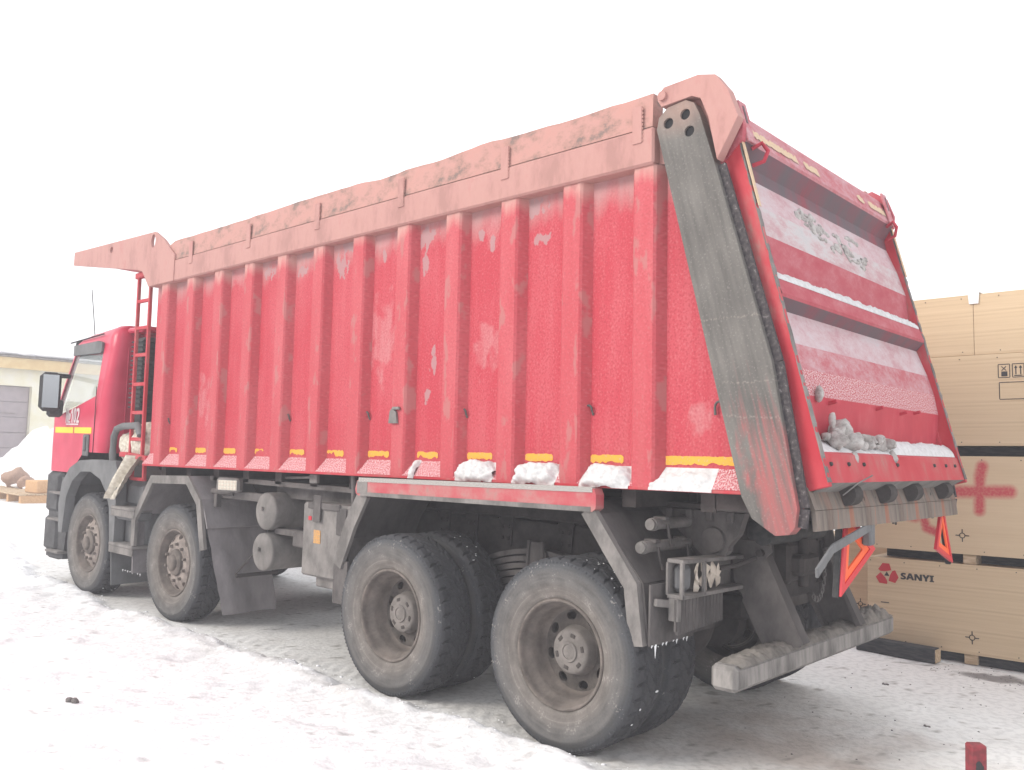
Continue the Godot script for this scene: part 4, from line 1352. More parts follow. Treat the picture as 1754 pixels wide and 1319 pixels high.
# ---------------------------------------------------------------- chassis
func build_chassis(truck: Node3D) -> void:
	var fr := Mesher.new()
	for s in [1, -1]:
		fr.box(Vector3(3.1, 1.03, 0.42 * s), Vector3(8.6, 0.28, 0.03))
		for y in [0.9, 1.16]:
			fr.box(Vector3(3.1, y, 0.39 * s), Vector3(8.6, 0.016, 0.09))
		fr.box(Vector3(4.4, 1.27, 0.42 * s), Vector3(6.0, 0.16, 0.09), 0.01)
	for x in [0.4, 1.6, 2.9, 3.9, 5.0, 6.2, 7.3]:
		fr.box(Vector3(x, 1.03, 0), Vector3(0.1, 0.22, 0.8), 0.01)
	var f := put("chassis_frame", fr, M["dark_steel"], truck)
	for x in [4.7, 5.0, 5.35, 5.9, 6.25]:
		var br := Mesher.new()
		br.plate([Vector2(x, 1.34), Vector2(x + 0.16, 1.34), Vector2(x + 0.13, 0.98), Vector2(x + 0.03, 0.98)], 0.44, 0.455)
		for k in 4:
			br.box(Vector3(x + 0.05 + (k % 2) * 0.06, 1.04 + (k / 2) * 0.08, 0.46), Vector3(0.025, 0.025, 0.02), 0.004)
		put("frame_bracket", br, M["dark_steel"], f)
	for x in [0.0, 1.91, 5.1, 6.573]:
		var ax := Mesher.new()
		ax.tube([Vector3(x, 0.53, -1.0), Vector3(x, 0.53, 1.0)], 0.075, 12)
		if x > 4.0:
			ax.blob(Vector3(x, 0.55, 0), Vector3(0.26, 0.25, 0.24), noise(3, 0.2, 1), 0.1, 20)
			for s in [-1, 1]:
				ax.tube([Vector3(x, 0.53, 0.5 * s), Vector3(x, 0.53, 0.62 * s)], 0.2, 24)
				ax.box(Vector3(x + 0.16, 0.62, 0.55 * s), Vector3(0.2, 0.16, 0.16), 0.03)
		put("axle", ax, M["dark_steel"], truck)
	for s in [1, -1]:
		var sp := node("leaf_spring", truck)
		for k in 6:
			var lf := Mesher.new()
			var y0 := 0.985 - k * 0.048
			var w := 0.62 - k * 0.05
			var pts := []
			for i in 13:
				var u := -1.0 + i / 6.0
				pts.append(Vector2(5.83 + u * w, y0 - 0.16 * u * u * (w / 0.62) * (w / 0.62)))
			lf.sheet(pts, 0.48 * s, 0.575 * s, 0.034)
			put("leaf", lf, M["road_dust"], sp)
		var cl := Mesher.new()
		cl.plate([Vector2(5.74, 0.7), Vector2(5.95, 0.7), Vector2(5.93, 0.98), Vector2(5.88, 1.05), Vector2(5.8, 1.05), Vector2(5.76, 0.95)], 0.578 * s, 0.6 * s)
		for x in [5.76, 5.92]:
			cl.tube([Vector3(x, 0.68, 0.6 * s), Vector3(x + (0.02 if x < 5.8 else -0.02), 1.06, 0.6 * s)], 0.014, 8)
		put("spring_clamp", cl, M["road_dust"], sp)
	# tanks, battery box, tool rail, lamp
	for a in [[3.316, 1.1], [3.294, 0.765]]:
		var tk := Mesher.new()
		tk.lathe([Vector2(0.0001, -0.62), Vector2(0.12, -0.6), Vector2(0.152, -0.55), Vector2(0.155, -0.02), Vector2(0.153, -0.006), Vector2(0.146, 0.0), Vector2(0.1, 0.008), Vector2(0.0001, 0.012)], Vector3(a[0], a[1], 1.1), Vector3(0, 0, 1), 32, 50)
		tk.box(Vector3(a[0] - 0.02, a[1] + 0.02, 1.125), Vector3(0.02, 0.035, 0.02), 0.004)
		put("air_tank", tk, M["pale_dust"], truck)
	var tb := Mesher.new()
	tb.box(Vector3(3.6, 0.94, 1.0), Vector3(0.5, 0.05, 0.06), 0.004)
	tb.box(Vector3(3.72, 0.9, 0.9), Vector3(0.16, 0.12, 0.3), 0.01)
	put("tank_bracket", tb, M["road_dust"], truck)
	var bb := Mesher.new()
	bb.box(Vector3(4.22, 0.94, 0.88), Vector3(0.6, 0.56, 0.54), 0.015)
	bb.box(Vector3(4.3, 0.62, 0.9), Vector3(0.5, 0.08, 0.4), 0.01)
	var bx := put("battery_box", bb, M["pale_dust"], truck)
	var bl := Mesher.new()
	bl.box(Vector3(4.2, 1.2, 1.158), Vector3(0.4, 0.05, 0.014), 0.004)
	bl.box(Vector3(4.13, 1.18, 1.17), Vector3(0.09, 0.2, 0.012), 0.003)
	bl.box(Vector3(4.42, 1.1, 1.155), Vector3(0.12, 0.2, 0.012), 0.02)
	put("box_lid", bl, M["road_dust"], bx)
	var lb := Mesher.new()
	lb.box(Vector3(4.12, 0.965, 1.153), Vector3(0.085, 0.1, 0.004))
	put("orange_label", lb, M["faded_orange"], bx)
	var lb2 := Mesher.new()
	lb2.box(Vector3(4.02, 1.1, 1.153), Vector3(0.04, 0.03, 0.004))
	put("red_label", lb2, M["red_print"], bx)
	var sr := Mesher.new()
	sr.box(Vector3(2.95, 1.2, 1.04), Vector3(0.8, 0.07, 0.05), 0.006)
	sr.box(Vector3(3.9, 1.26, 0.9), Vector3(1.4, 0.11, 0.06), 0.006)
	sr.tube([Vector3(2.42, 1.22, 1.08), Vector3(2.75, 1.22, 1.06)], 0.03, 8)
	sr.tube([Vector3(4.5, 1.45, 1.12), Vector3(4.53, 1.0, 1.12)], 0.022, 8)
	sr.box(Vector3(2.52, 1.14, 1.09), Vector3(0.05, 0.12, 0.05), 0.005)
	sr.box(Vector3(3.4, 1.33, 0.8), Vector3(2.2, 0.04, 0.5))
	put("side_bracket", sr, M["road_dust"], truck)
	var blu := Mesher.new()
	blu.tube([Vector3(1.35, 1.45, 1.0), Vector3(1.36, 1.25, 1.0)], 0.03, 8)
	put("air_hose", blu, M["blue_plastic"], truck)
	var lp := Mesher.new()
	var lbz := Basis(Vector3.UP, 0.35)
	lp.box(Vector3(2.78, 1.29, 1.13), Vector3(0.25, 0.12, 0.08), 0.02, lbz)
	var lamp := put("work_lamp", lp, M["pale_dust"], truck)
	var ln := Mesher.new()
	ln.box(Vector3(2.78, 1.29, 1.13) + lbz * Vector3(0.01, 0, 0.04), Vector3(0.2, 0.085, 0.006), 0.002, lbz)
	put("lamp_lens", ln, M["lens"], lamp)
	for i in 6:
		for j in 3:
			var led := Mesher.new()
			led.box(Vector3(2.78, 1.29, 1.13) + lbz * Vector3(-0.075 + i * 0.034, -0.028 + j * 0.028, 0.045), Vector3(0.024, 0.02, 0.006), 0.003, lbz)
			put("led", led, M["broken_lamp"], lamp)
	# long mudguard of the twin axles
	for s in [1, -1]:
		var mg := Mesher.new()
		var line := [Vector2(4.45, 0.55), Vector2(4.44, 0.84), Vector2(4.58, 1.13), Vector2(4.76, 1.36), Vector2(6.72, 1.39), Vector2(6.8, 1.33), Vector2(7.1, 0.985), Vector2(7.14, 0.68)]
		mg.sheet(line, 0.52 * s, 1.2 * s, 0.014)
		put("mudguard", mg, M["road_dust"], truck)
		var lip := Mesher.new()
		lip.band([Vector2(4.42, 0.82), Vector2(4.56, 1.13), Vector2(4.70, 1.36)], 0.11, 1.196 * s, 1.226 * s)
		put("mudguard_lip", lip, M["pale_dust"], truck)
		lip = Mesher.new()
		lip.band([Vector2(4.42, 0.52), Vector2(4.42, 0.83)], 0.16, 1.19 * s, 1.21 * s)
		put("mudflap", lip, M["road_dust"], truck)
		lip = Mesher.new()
		lip.band([Vector2(6.78, 1.38), Vector2(7.09, 0.99), Vector2(7.135, 0.67)], 0.085, 1.196 * s, 1.24 * s)
		put("mudguard_lip", lip, M["pale_dust"], truck)
		var rail := Mesher.new()
		rail.plate([Vector2(4.68, 1.36), Vector2(4.70, 1.42), Vector2(4.74, 1.435), Vector2(6.80, 1.474), Vector2(6.815, 1.44), Vector2(6.815, 1.365), Vector2(6.79, 1.345), Vector2(4.72, 1.315), Vector2(4.69, 1.33)], 1.17 * s, 1.245 * s)
		put("guard_rail", rail, M["guard_red"], truck)
		var rs := Mesher.new()
		rs.bar(Vector3(4.72, 1.428, 1.235 * s), Vector3(6.79, 1.467, 1.235 * s), 0.03, 0.028, Vector3.UP)
		put("rail_ice", rs, M["ice_grit"], truck)
		var rl := Mesher.new()
		rl.bar(Vector3(4.74, 1.328, 1.235 * s), Vector3(6.78, 1.358, 1.235 * s), 0.028, 0.026, Vector3.UP)
		put("rail_dust", rl, M["pale_dust"], truck)
		var ed := Mesher.new()
		ed.box(Vector3(4.76, 1.375, 1.237 * s), Vector3(0.13, 0.1, 0.024), 0.01, Basis(Vector3(0, 0, 1), 0.02))
		put("rail_end", ed, M["pale_dust"], truck)
		var fp := Mesher.new()
		fp.box(Vector3(7.16, 0.83, 1.0 * s), Vector3(0.014, 0.32, 0.44), 0.003)
		put("mudflap", fp, M["road_dust"], truck)
	# two capped pipes carried on the sloping mudguard
	for a in [[7.06, 1.29, 1.08], [7.06, 1.17, 1.17]]:
		var pp := Mesher.new()
		pp.tube([Vector3(a[0], a[1], 0.5), Vector3(a[0], a[1], a[2])], 0.031, 14)
		pp.tube([Vector3(a[0], a[1], a[2] - 0.05), Vector3(a[0], a[1], a[2] - 0.02)], 0.036, 14)
		var pipe := put("capped_pipe", pp, M["pale_dust"], truck)
		for z in [a[2] - 0.12, a[2] - 0.42]:
			var cp := Mesher.new()
			cp.box(Vector3(a[0], a[1] + 0.03, z), Vector3(0.08, 0.02, 0.05), 0.004)
			cp.tube([Vector3(a[0] + 0.04, a[1], z), Vector3(a[0] + 0.05, a[1] - 0.06, z), Vector3(a[0] + 0.05, a[1] - 0.12, z - 0.03)], 0.009, 6)
			put("pipe_clip", cp, M["road_dust"], pipe)
	# hinge brackets, sub frame and tow beam at the rear
	for s in [1, -1]:
		var hb := Mesher.new()
		var poly := [Vector2(6.85, 1.36), Vector2(7.42, 1.36), Vector2(7.38, 1.24), Vector2(7.32, 1.17)]
		for k in 7:
			var a := -PI * 0.15 - PI * 0.6 * k / 6.0
			poly.append(Vector2(7.22 + 0.11 * cos(a), 1.19 + 0.1 * sin(a)))
		hb.plate(poly, 0.62 * s, 0.68 * s)
		hb.lathe([Vector2(0.075, 0.0), Vector2(0.07, 0.02), Vector2(0.0001, 0.024)], Vector3(7.23, 1.2, 0.68 * s), Vector3(0, 0, s), 20, 30)
		for k in 4:
			hb.box(Vector3(6.95 + k * 0.13, 1.335, 0.7 * s), Vector3(0.04, 0.06, 0.03), 0.006)
		put("hinge_bracket", hb, M["road_dust"], truck)
		var hf := Mesher.new()
		hf.box(Vector3(7.1, 1.385, 0.66 * s), Vector3(0.8, 0.03, 0.14), 0.004)
		for k in 5:
			hf.box(Vector3(6.75 + k * 0.18, 1.43, 0.62 * s), Vector3(0.012, 0.09, 0.1))
		hf.box(Vector3(7.55, 1.44, 0.8 * s), Vector3(0.24, 0.1, 0.5), 0.01)
		put("hinge_flange", hf, M["dark_steel"], truck)
		var sup := Mesher.new()
		sup.plate([Vector2(7.22, 1.27), Vector2(7.44, 1.27), Vector2(7.47, 1.14), Vector2(7.42, 1.09), Vector2(7.64, 0.64), Vector2(7.44, 0.6), Vector2(7.31, 0.85), Vector2(7.24, 0.96)], 0.44 * s, 0.46 * s)
		sup.plate([Vector2(7.415, 1.1), Vector2(7.435, 1.11), Vector2(7.66, 0.66), Vector2(7.635, 0.645)], 0.37 * s, 0.46 * s)
		sup.plate([Vector2(7.30, 0.86), Vector2(7.44, 0.60), Vector2(7.42, 0.59), Vector2(7.28, 0.85)], 0.39 * s, 0.44 * s)
		put("bumper_support", sup, M["road_dust"], truck)
		var bolt := Mesher.new()
		bolt.tube([Vector3(7.41, 1.13, 0.46 * s), Vector3(7.41, 1.13, 0.49 * s)], 0.022, 8)
		bolt.tube([Vector3(7.38, 1.1, 0.47 * s), Vector3(7.32, 1.06, 0.6 * s), Vector3(7.28, 1.05, 0.7 * s)], 0.014, 6)
		put("support_bolt", bolt, M["dark_steel"], truck)
	var bu := Mesher.new()
	bu.box(Vector3(7.535, 0.565, 0), Vector3(0.15, 0.13, 2.24), 0.022)
	var bump := put("rear_bumper", bu, M["bumper_dust"], truck)
	var cr := Mesher.new()
	var nz := noise(181, 1.0, 4)
	var prof := []
	for k in 151:
		var z := 1.08 - k * 0.0145
		var amp := 0.03 + 0.02 * nz.get_noise_2d(z * 3.0, 1.0)
		if z < -0.55:
			amp += 0.045 * smoothstep(-0.55, -0.75, z) * smoothstep(-1.13, -0.98, z)
		amp *= smoothstep(1.08, 0.98, z) * smoothstep(-1.1, -1.0, z)
		var row := []
		for i in 10:
			var u := i / 9.0
			var h := 0.629 + amp * pow(sin(PI * u), 0.6) * (0.75 + 0.9 * nz.get_noise_2d(z * 22.0, u * 3.0)) + 0.006 * nz.get_noise_2d(z * 80.0, u * 12.0)
			row.append(Vector3(7.462 + 0.148 * u, h - (0.01 if i == 0 or i == 9 else 0.0), z))
		prof.append(row)
	cr.sg = 1
	for k in 150:
		for i in 9:
			cr.face([prof[k][i], prof[k][i + 1], prof[k + 1][i + 1], prof[k + 1][i]], Vector3.UP)
	put("ice_crust", cr, M["road_ice"], bump)
	var hit := Mesher.new()
	hit.box(Vector3(7.42, 1.06, 0.1), Vector3(0.12, 0.24, 0.3), 0.02)
	hit.box(Vector3(7.5, 1.05, 0.1), Vector3(0.1, 0.12, 0.24), 0.02)
	hit.box(Vector3(7.36, 1.0, 0), Vector3(0.06, 0.34, 0.8), 0.01)
	hit.tube([Vector3(7.5, 0.92, 0.1), Vector3(7.5, 1.2, 0.1)], 0.03, 10)
	put("tow_hitch", hit, M["dark_steel"], truck)
	var bk := Mesher.new()
	bk.box(Vector3(7.38, 1.26, 0), Vector3(0.1, 0.12, 1.0), 0.02)
	bk.tube([Vector3(7.46, 1.24, 0.55), Vector3(7.46, 1.24, -0.2)], 0.06, 12)
	put("hinge_shaft", bk, M["black_plastic"], truck)
	var chn := node("safety_chain", truck)
	for k in 17:
		var u := k / 16.0
		var p := Vector3(7.55, 1.1 - 0.24 * sin(u * PI * 0.62) / 0.93, -0.1 + 0.17 * u * u)
		var lk := Mesher.new()
		var ring := []
		for i in 9:
			var a := TAU * i / 8.0
			var e := Vector3(0, cos(a) * 0.016, sin(a) * 0.009) if k % 2 else Vector3(cos(a) * 0.0, 0, 0) + Vector3(sin(a) * 0.009, cos(a) * 0.016, 0)
			ring.append(p + e)
		lk.tube(ring, 0.0035, 5, false)
		put("chain_link", lk, M["pale_dust"], chn)
	# lamp cage with a broken lamp, and the ribbed flap under it
	var lc := Mesher.new()
	var X := 7.25
	for q in [[1.115, 1.12, 1.095, 0.35], [0.93, 1.12, 0.925, 0.35]]:
		lc.bar(Vector3(X, q[0], q[1]), Vector3(X, q[2], q[3]), 0.022, 0.1, Vector3.UP, 0.003)
	for q in [1.115, 0.89, 0.36]:
		lc.box(Vector3(X + 0.04, 1.015, q), Vector3(0.02, 0.19, 0.022), 0.003)
	lc.box(Vector3(X - 0.05, 1.02, 0.74), Vector3(0.012, 0.17, 0.76))
	lc.box(Vector3(X - 0.01, 0.86, 1.1), Vector3(0.06, 0.12, 0.04), 0.005)
	lc.bar(Vector3(7.18, 0.9, 1.2), Vector3(7.22, 0.88, 1.05), 0.04, 0.03, Vector3.UP, 0.004)
	lc.bar(Vector3(X, 1.0, 0.36), Vector3(7.33, 1.06, 0.3), 0.02, 0.02, Vector3.UP, 0.003)
	var cage := put("tail_lamp", lc, M["pale_dust"], truck)
	var ls := Mesher.new()
	ls.box(Vector3(X - 0.02, 1.02, 1.02), Vector3(0.07, 0.155, 0.12), 0.03)
	put("lamp_housing", ls, M["plastic_grey"], cage)
	var nzb := noise(183, 0.6, 2)
	for a in [[0.925, 0.075, 0.022], [0.84, 0.05, 0.045], [0.765, 0.05, 0.04], [0.70, 0.045, 0.035]]:
		var sh := Mesher.new()
		var nn := 7
		for half_ in 2:
			var pts := []
			for k in nn:
				var an := TAU * k / nn + half_
				var r := 1.0 + 0.5 * nzb.get_noise_2d(k * 3.0 + a[0] * 40.0, half_ * 5.0)
				pts.append(Vector3(X + 0.012 + 0.012 * sin(k * 2.0 + a[0] * 20.0) + half_ * 0.006, 1.015 + (half_ - 0.5) * 0.06 + a[1] * r * sin(an) * 0.9, a[0] + a[2] * r * cos(an)))
			sh.face(pts, Vector3(1, 0, 0))
		put("lamp_shard", sh, M["broken_lamp"], cage)
	var rfp := Mesher.new()
	var outl := [Vector2(1.115, 0.90), Vector2(1.135, 0.85), Vector2(1.11, 0.75), Vector2(1.085, 0.725), Vector2(0.62, 0.75), Vector2(0.605, 0.775), Vector2(0.61, 0.91)]
	var yz := Basis(Vector3(0, 0, 1), Vector3(0, 1, 0), Vector3(-1, 0, 0))
	var nb := 27
	for k in nb:
		var z0 := 1.115 - k * 0.0185
		var lo := 0.73 + (1.1 - z0) * 0.05 + (0.02 if k == 0 else 0.0)
		rfp.box(Vector3(X + 0.005, (lo + 0.915) * 0.5, z0), Vector3(0.014 + 0.006 * (k % 2), 0.915 - lo, 0.0185), 0.003)
	put("ribbed_flap", rfp, M["road_dust"], truck)
	# rusty discharge lip under the tailgate
	var ch := Mesher.new()
	ch.sheet([Vector2(7.86, 1.56), Vector2(7.96, 1.535), Vector2(8.0, 1.43), Vector2(8.01, 1.335)], -1.1, 1.13, 0.02)
	ch.sheet([Vector2(7.6, 1.52), Vector2(7.86, 1.56)], -1.1, 1.13, 0.02)
	var chute := put("discharge_lip", ch, M["rust_chute"], truck)
	for z in [0.72, 0.22, -0.22, -0.8]:
		var rl := Mesher.new()
		rl.tube([Vector3(8.01, 1.5, z - 0.05), Vector3(8.01, 1.5, z + 0.05)], 0.055, 14)
		rl.box(Vector3(8.0, 1.5, z), Vector3(0.06, 0.1, 0.05), 0.01)
		put("lock_roller", rl, M["dark_steel"], chute)
	rng.seed = 9
	for k in 22:
		var z := lerpf(0.62, -0.75, rng.randf())
		var h := rng.randf_range(0.05, 0.16)
		var ic := Mesher.new()
		ic.bar(Vector3(8.012, 1.338 + rng.randf_range(-0.02, 0.02), z + rng.randf_range(-0.01, 0.01)), Vector3(8.012 - h * 0.12, 1.338 + h, z), rng.randf_range(0.004, 0.012), 0.008, Vector3(1, 0, 0), 0.002)
		put("dirt_streak", ic, [M["pale_dust"], M["dark_steel"], M["rust_chute"]][k % 3], chute)
	var bar := Mesher.new()
	bar.bar(Vector3(8.09, 1.165, 1.3), Vector3(8.04, 1.25, 1.0), 0.045, 0.014, Vector3.UP, 0.003)
	bar.bar(Vector3(8.04, 1.25, 1.0), Vector3(8.01, 1.325, 0.44), 0.045, 0.014, Vector3.UP, 0.003)
	bar.box(Vector3(7.99, 1.29, 0.4), Vector3(0.05, 0.13, 0.07), 0.01)
	put("rubber_strap", bar, M["plastic_grey"], truck)
	var wire := Mesher.new()
	wire.tube([Vector3(8.03, 1.5, 0.85), Vector3(8.07, 1.56, 0.76), Vector3(8.09, 1.6, 0.62)], 0.004, 5)
	put("loose_wire", wire, M["pale_dust"], truck)


func build_truck() -> void:
	var t := node("dump_truck")
	tag(t, "dusty red four-axle tipper lorry with ribbed body parked on the snow", "truck")
	make_tyre_meshes()
	var k := 0
	for x in [0.0, 1.91]:
		for s in [1, -1]:
			var w := wheel(t, Vector3(x, 0.532, 1.035 * s), false, s, k)
			k += 1
			if s > 0:
				w.set_meta("label", "steering wheel with shallow dusty rim")
	for x in [5.1, 6.573]:
		for s in [1, -1]:
			wheel(t, Vector3(x, 0.532, 1.115 * s), true, s, k)
			k += 1
			wheel(t, Vector3(x, 0.532, 0.765 * s), true, s, k)
			k += 1
	build_body(t)
	build_tailgate(t)
	build_cab(t)
	build_front(t)
	build_chassis(t)


# ---------------------------------------------------------------- loose things on the truck
func tailgate_point(n: float, s: float, z: float) -> Vector3:
	return Vector3(7.564, 3.317, 0) + Vector3(0.96419, 0.26519, 0) * n + Vector3(0.26519, -0.96419, 0) * s + Vector3(0, 0, z)


func body_point(x: float, y: float, z: float) -> Vector3:
	return BODY_PIVOT + Basis(Vector3(0, 0, 1), BODY_TURN) * (Vector3(x, y, z) - BODY_PIVOT)


func build_loose() -> void:
	var lumps := [[5.79, 0.165, 0.058, "thick white snow lump on the truck's ledge, leftmost of the big ones"], [6.29, 0.17, 0.058, "thick white snow lump on the ledge, between the two other big lumps"], [6.81, 0.17, 0.052, "ragged snow lump on the ledge just left of the last rib"], [7.30, 0.19, 0.016, "thin flat smear of snow on the ledge beside the grey tailgate arm"], [5.19, 0.03, 0.03, "tiny snow crumb on the ledge above the red guard rail's front end"]]
	for i in lumps.size():
		var a = lumps[i]
		var mb := Mesher.new()
		var nz := noise(200 + i, 1.0, 4)
		var big: bool = a[1] > 0.1
		mb.drift(44 if big else 12, 22 if big else 8, func(u, v):
			var y := lerpf(1.612, 1.485, v)
			var z := lerpf(1.1, 1.178, minf(v * 1.12, 1.0)) + (0.004 if v > 0.9 else 0.0)
			return body_point(a[0] + (u * 2.0 - 1.0) * a[1], y, z), func(u, v):
			var q: float = u * 2.0 - 1.0
			var rag: float = nz.get_noise_2d(u * a[1] * 16.0 + i * 9.0, v * 1.6)
			var edge: float = 1.0 - pow(absf(q), 3.0) - (pow(absf(v * 2.05 - 1.05), 4.0) * 0.9 if i != 3 else pow(absf(v * 3.4 - 1.9 + q * 0.35), 2.0) + 0.25 * maxf(q, 0.0))
			return a[2] * 1.25 * (pow(maxf(edge + 0.75 * rag, 0.0), 0.55) - 0.3) + 0.006 * nz.get_noise_2d(u * 30.0 * a[1] + 40.0, v * 6.0), Vector3(0, 0.5, 0.86))
		tag(put("snow_lump", mb, M["lump_snow"]), a[3], "snow lump", "snow lumps on the ledge of the truck body")
	# snow on the tailgate's cross beam
	var bs := Mesher.new()
	var nz := noise(211, 1.0, 3)
	bs.drift(170, 8, func(u, v): return tailgate_point(lerpf(-0.045, 0.02, v), lerpf(0.712, 0.777, v), lerpf(1.08, -1.08, u)), func(u, v):
		var h: float = 0.022 + 0.014 * nz.get_noise_2d(u * 20.0, 2.0) + 0.012 * nz.get_noise_2d(u * 90.0, v * 3.0)
		return h * sqrt(maxf(sin(PI * v), 0.0)) * minf(1.0, u * 20.0), Vector3(0.25, 0.97, 0))
	tag(put("snow_strip", bs, M["lump_snow"]), "thin strip of snow lying along the tailgate's middle beam", "snow")
	var cl := Mesher.new()
	rng.seed = 12
	for k in 46:
		var u := rng.randf()
		var z := 0.8 - u * 0.78 + rng.randf_range(-0.04, 0.04)
		var sz := rng.randf_range(0.018, 0.046) * (1.25 - 0.6 * u)
		var p := tailgate_point(-0.03 + rng.randf_range(-0.03, 0.035), 1.62 - rng.randf() * 0.085 * (1.25 - u), z)
		cl.blob(p, Vector3(sz, sz * rng.randf_range(0.5, 0.9), sz * rng.randf_range(0.8, 1.7)), noise(220 + k, 0.9, 4), 0.95, 16, Basis(Vector3(rng.randf(), 1, rng.randf()).normalized(), rng.randf() * 3.0))
	for a in [[0.89, 1.37], [0.82, 1.5], [0.66, 1.70], [0.1, 1.69]]:
		cl.blob(tailgate_point(0.0, a[1], a[0]), Vector3(0.022, 0.035, 0.022), noise(260, 1.4, 3), 0.7, 12)
	tag(put("frozen_dirt_heap", cl, M["dirty_snow"]), "lumpy heap of grey frozen dirt and snow on the tailgate sill", "dirt heap")
	var sn := Mesher.new()
	sn.drift(110, 9, func(u, v): return tailgate_point(lerpf(-0.085, 0.004, v), lerpf(1.575, 1.668, v), lerpf(0.15, -1.08, u)), func(u, v):
		var h: float = 0.03 + 0.02 * nz.get_noise_2d(u * 16.0, 7.0) + 0.012 * nz.get_noise_2d(u * 60.0, v * 4.0)
		return h * sqrt(maxf(sin(PI * v), 0.0)) * minf(1.0, u * 8.0), Vector3(0.1, 0.99, 0))
	tag(put("snow_drift", sn, M["lump_snow"]), "low drift of snow on the tailgate sill right of the dirt heap", "snow")
	# frozen spatter stuck to the upper panel
	var fp := Mesher.new()
	rng.seed = 30
	for k in 60:
		var u := rng.randf()
		var z := lerpf(0.42, -0.52, u) + rng.randf_range(-0.06, 0.06)
		var s := 0.235 + 0.07 * sin(u * 3.0) + rng.randf_range(-0.04, 0.06) + (0.13 * u if rng.randf() < 0.5 else 0.0)
		var nn := lerpf(-0.04, -0.015, clampf((s - 0.165) / 0.175, 0, 1)) if s < 0.34 else lerpf(-0.015, -0.003, (s - 0.34) / 0.18)
		fp.blob(tailgate_point(nn, s, z), Vector3(0.008, rng.randf_range(0.008, 0.03), rng.randf_range(0.015, 0.06)), noise(300 + k, 2.0, 3), 0.9, 10, Basis(Vector3(0, 0, 1), 0.27))
	tag(put("frozen_splash", fp, M["dirty_snow"]), "grey crust of frozen splashes stuck on the tailgate's upper panel", "frozen splash")
	# hazard triangles hanging under the tailgate
	var build_tri := func(a: Vector3, b: Vector3, c: Vector3, label: String) -> void:
		var t := node("hazard_triangle", self, (a + b + c) / 3.0)
		tag(t, label, "warning triangle", "orange and red hazard triangles under the tailgate")
		var m := (a + b + c) / 3.0
		var n := (b - a).cross(c - a).normalized()
		if n.x < 0:
			n = -n
		var loop := [a - m, b - m, c - m]
		var ring := func(k0: float, k1: float, off0: float, off1: float, mb: Mesher) -> void:
			for i in 3:
				var j := (i + 1) % 3
				var p: Array = [loop[i] * k0 + n * off0, loop[j] * k0 + n * off0, loop[j] * k1 + n * off0, loop[i] * k1 + n * off0]
				var q: Array = [loop[i] * k0 + n * off1, loop[j] * k0 + n * off1, loop[j] * k1 + n * off1, loop[i] * k1 + n * off1]
				mb.face(p, n)
				mb.face(q, -n)
				mb.face([p[0], p[1], q[1], q[0]], loop[i] + loop[j])
				mb.face([p[2], p[3], q[3], q[2]], -(loop[i] + loop[j]))
		var o := Mesher.new()
		ring.call(1.0, 0.74, 0.01, -0.008, o)
		put("red_border", o, M["red_reflex"], t)
		var inn := Mesher.new()
		ring.call(0.735, 0.43, 0.004, -0.006, inn)
		put("orange_band", inn, M["orange_reflex"], t)
		var bk := Mesher.new()
		bk.bar(a - m - n * 0.02 + Vector3(0, 0.06, 0), b - m - n * 0.02 - Vector3(0, 0.01, 0), 0.035, 0.02, n, 0.004)
		put("hanger", bk, M["black_plastic"], t)
	build_tri.call(Vector3(7.96, 1.435, 0.65), Vector3(7.96, 0.985, 0.715), Vector3(7.96, 1.195, 0.24), "orange red hazard triangle turned to the camera, crossed by a rubber strap")
	build_tri.call(Vector3(7.98, 1.43, -0.886), Vector3(7.98, 1.02, -1.10), Vector3(7.98, 1.13, -0.757), "narrow edge-on orange hazard triangle near the right end of the discharge lip")
	# sack tied behind the ladder
	var sk := Mesher.new()
	var ns := noise(230, 0.3, 3)
	sk.blob(Vector3(0.72, 1.6, 1.0), Vector3(0.3, 0.2, 0.12), ns, 0.5, 30)
	sk.blob(Vector3(0.95, 1.62, 1.0), Vector3(0.2, 0.18, 0.1), ns, 0.5, 24)
	var rows := []
	for i in 16:
		var v := i / 15.0
		var row := []
		for k in 12:
			var u := k / 11.0
			var l := Vector3(0.86, 1.5, 1.17).lerp(Vector3(0.64, 1.05, 1.25), v)
			var r := Vector3(1.14, 1.49, 1.15).lerp(Vector3(0.84, 1.05, 1.25), v)
			row.append(l.lerp(r, u) + Vector3(0.02 * ns.get_noise_2d(u * 20, v * 20), 0, 0.05 * sin(u * 7.0 + v * 2.0)))
		rows.append(row)
	sk.sg = 1
	for i in 15:
		for k in 11:
			sk.face([rows[i][k], rows[i][k + 1], rows[i + 1][k + 1], rows[i + 1][k]], Vector3(0, 0, 1))
	var sack := node("canvas_sack")
	put("sack_cloth", sk, M["sackcloth"], sack)
	var gp := Mesher.new()
	gp.blob(Vector3(0.88, 1.76, 1.03), Vector3(0.07, 0.03, 0.06), ns, 0.5, 14)
	put("green_mark", gp, M["green_print"], sack)
	tag(sack, "pale canvas sack with a green mark tied behind the red ladder", "sack")
	# icicles and ice flakes
	var ic := Mesher.new()
	rng.seed = 44
	for k in 26:
		var x := 0.0
		var z := 0.0
		var y := 0.0
		if k < 12:
			x = 7.165; z = 1.2 - k * 0.035; y = 0.675
		elif k < 20:
			x = 0.75 + (k - 12) * 0.055; z = 1.1; y = 0.33
		else:
			x = 8.02; z = 0.5 - (k - 20) * 0.15; y = 1.34
		if (k % 3 == 2 and k != 14) or k > 20:
			continue
		var l := rng.randf_range(0.008, 0.028) * (2.6 if k == 1 else 1.0)
		ic.lathe([Vector2(0.0006, -l), Vector2(0.004, -l * 0.4), Vector2(0.008, 0.003)], Vector3(x, y, z), Vector3.UP, 6, 90)
	tag(ic_put("icicles", ic), "small icicles hanging from mudguard and steps of the truck", "icicles", "", "stuff")
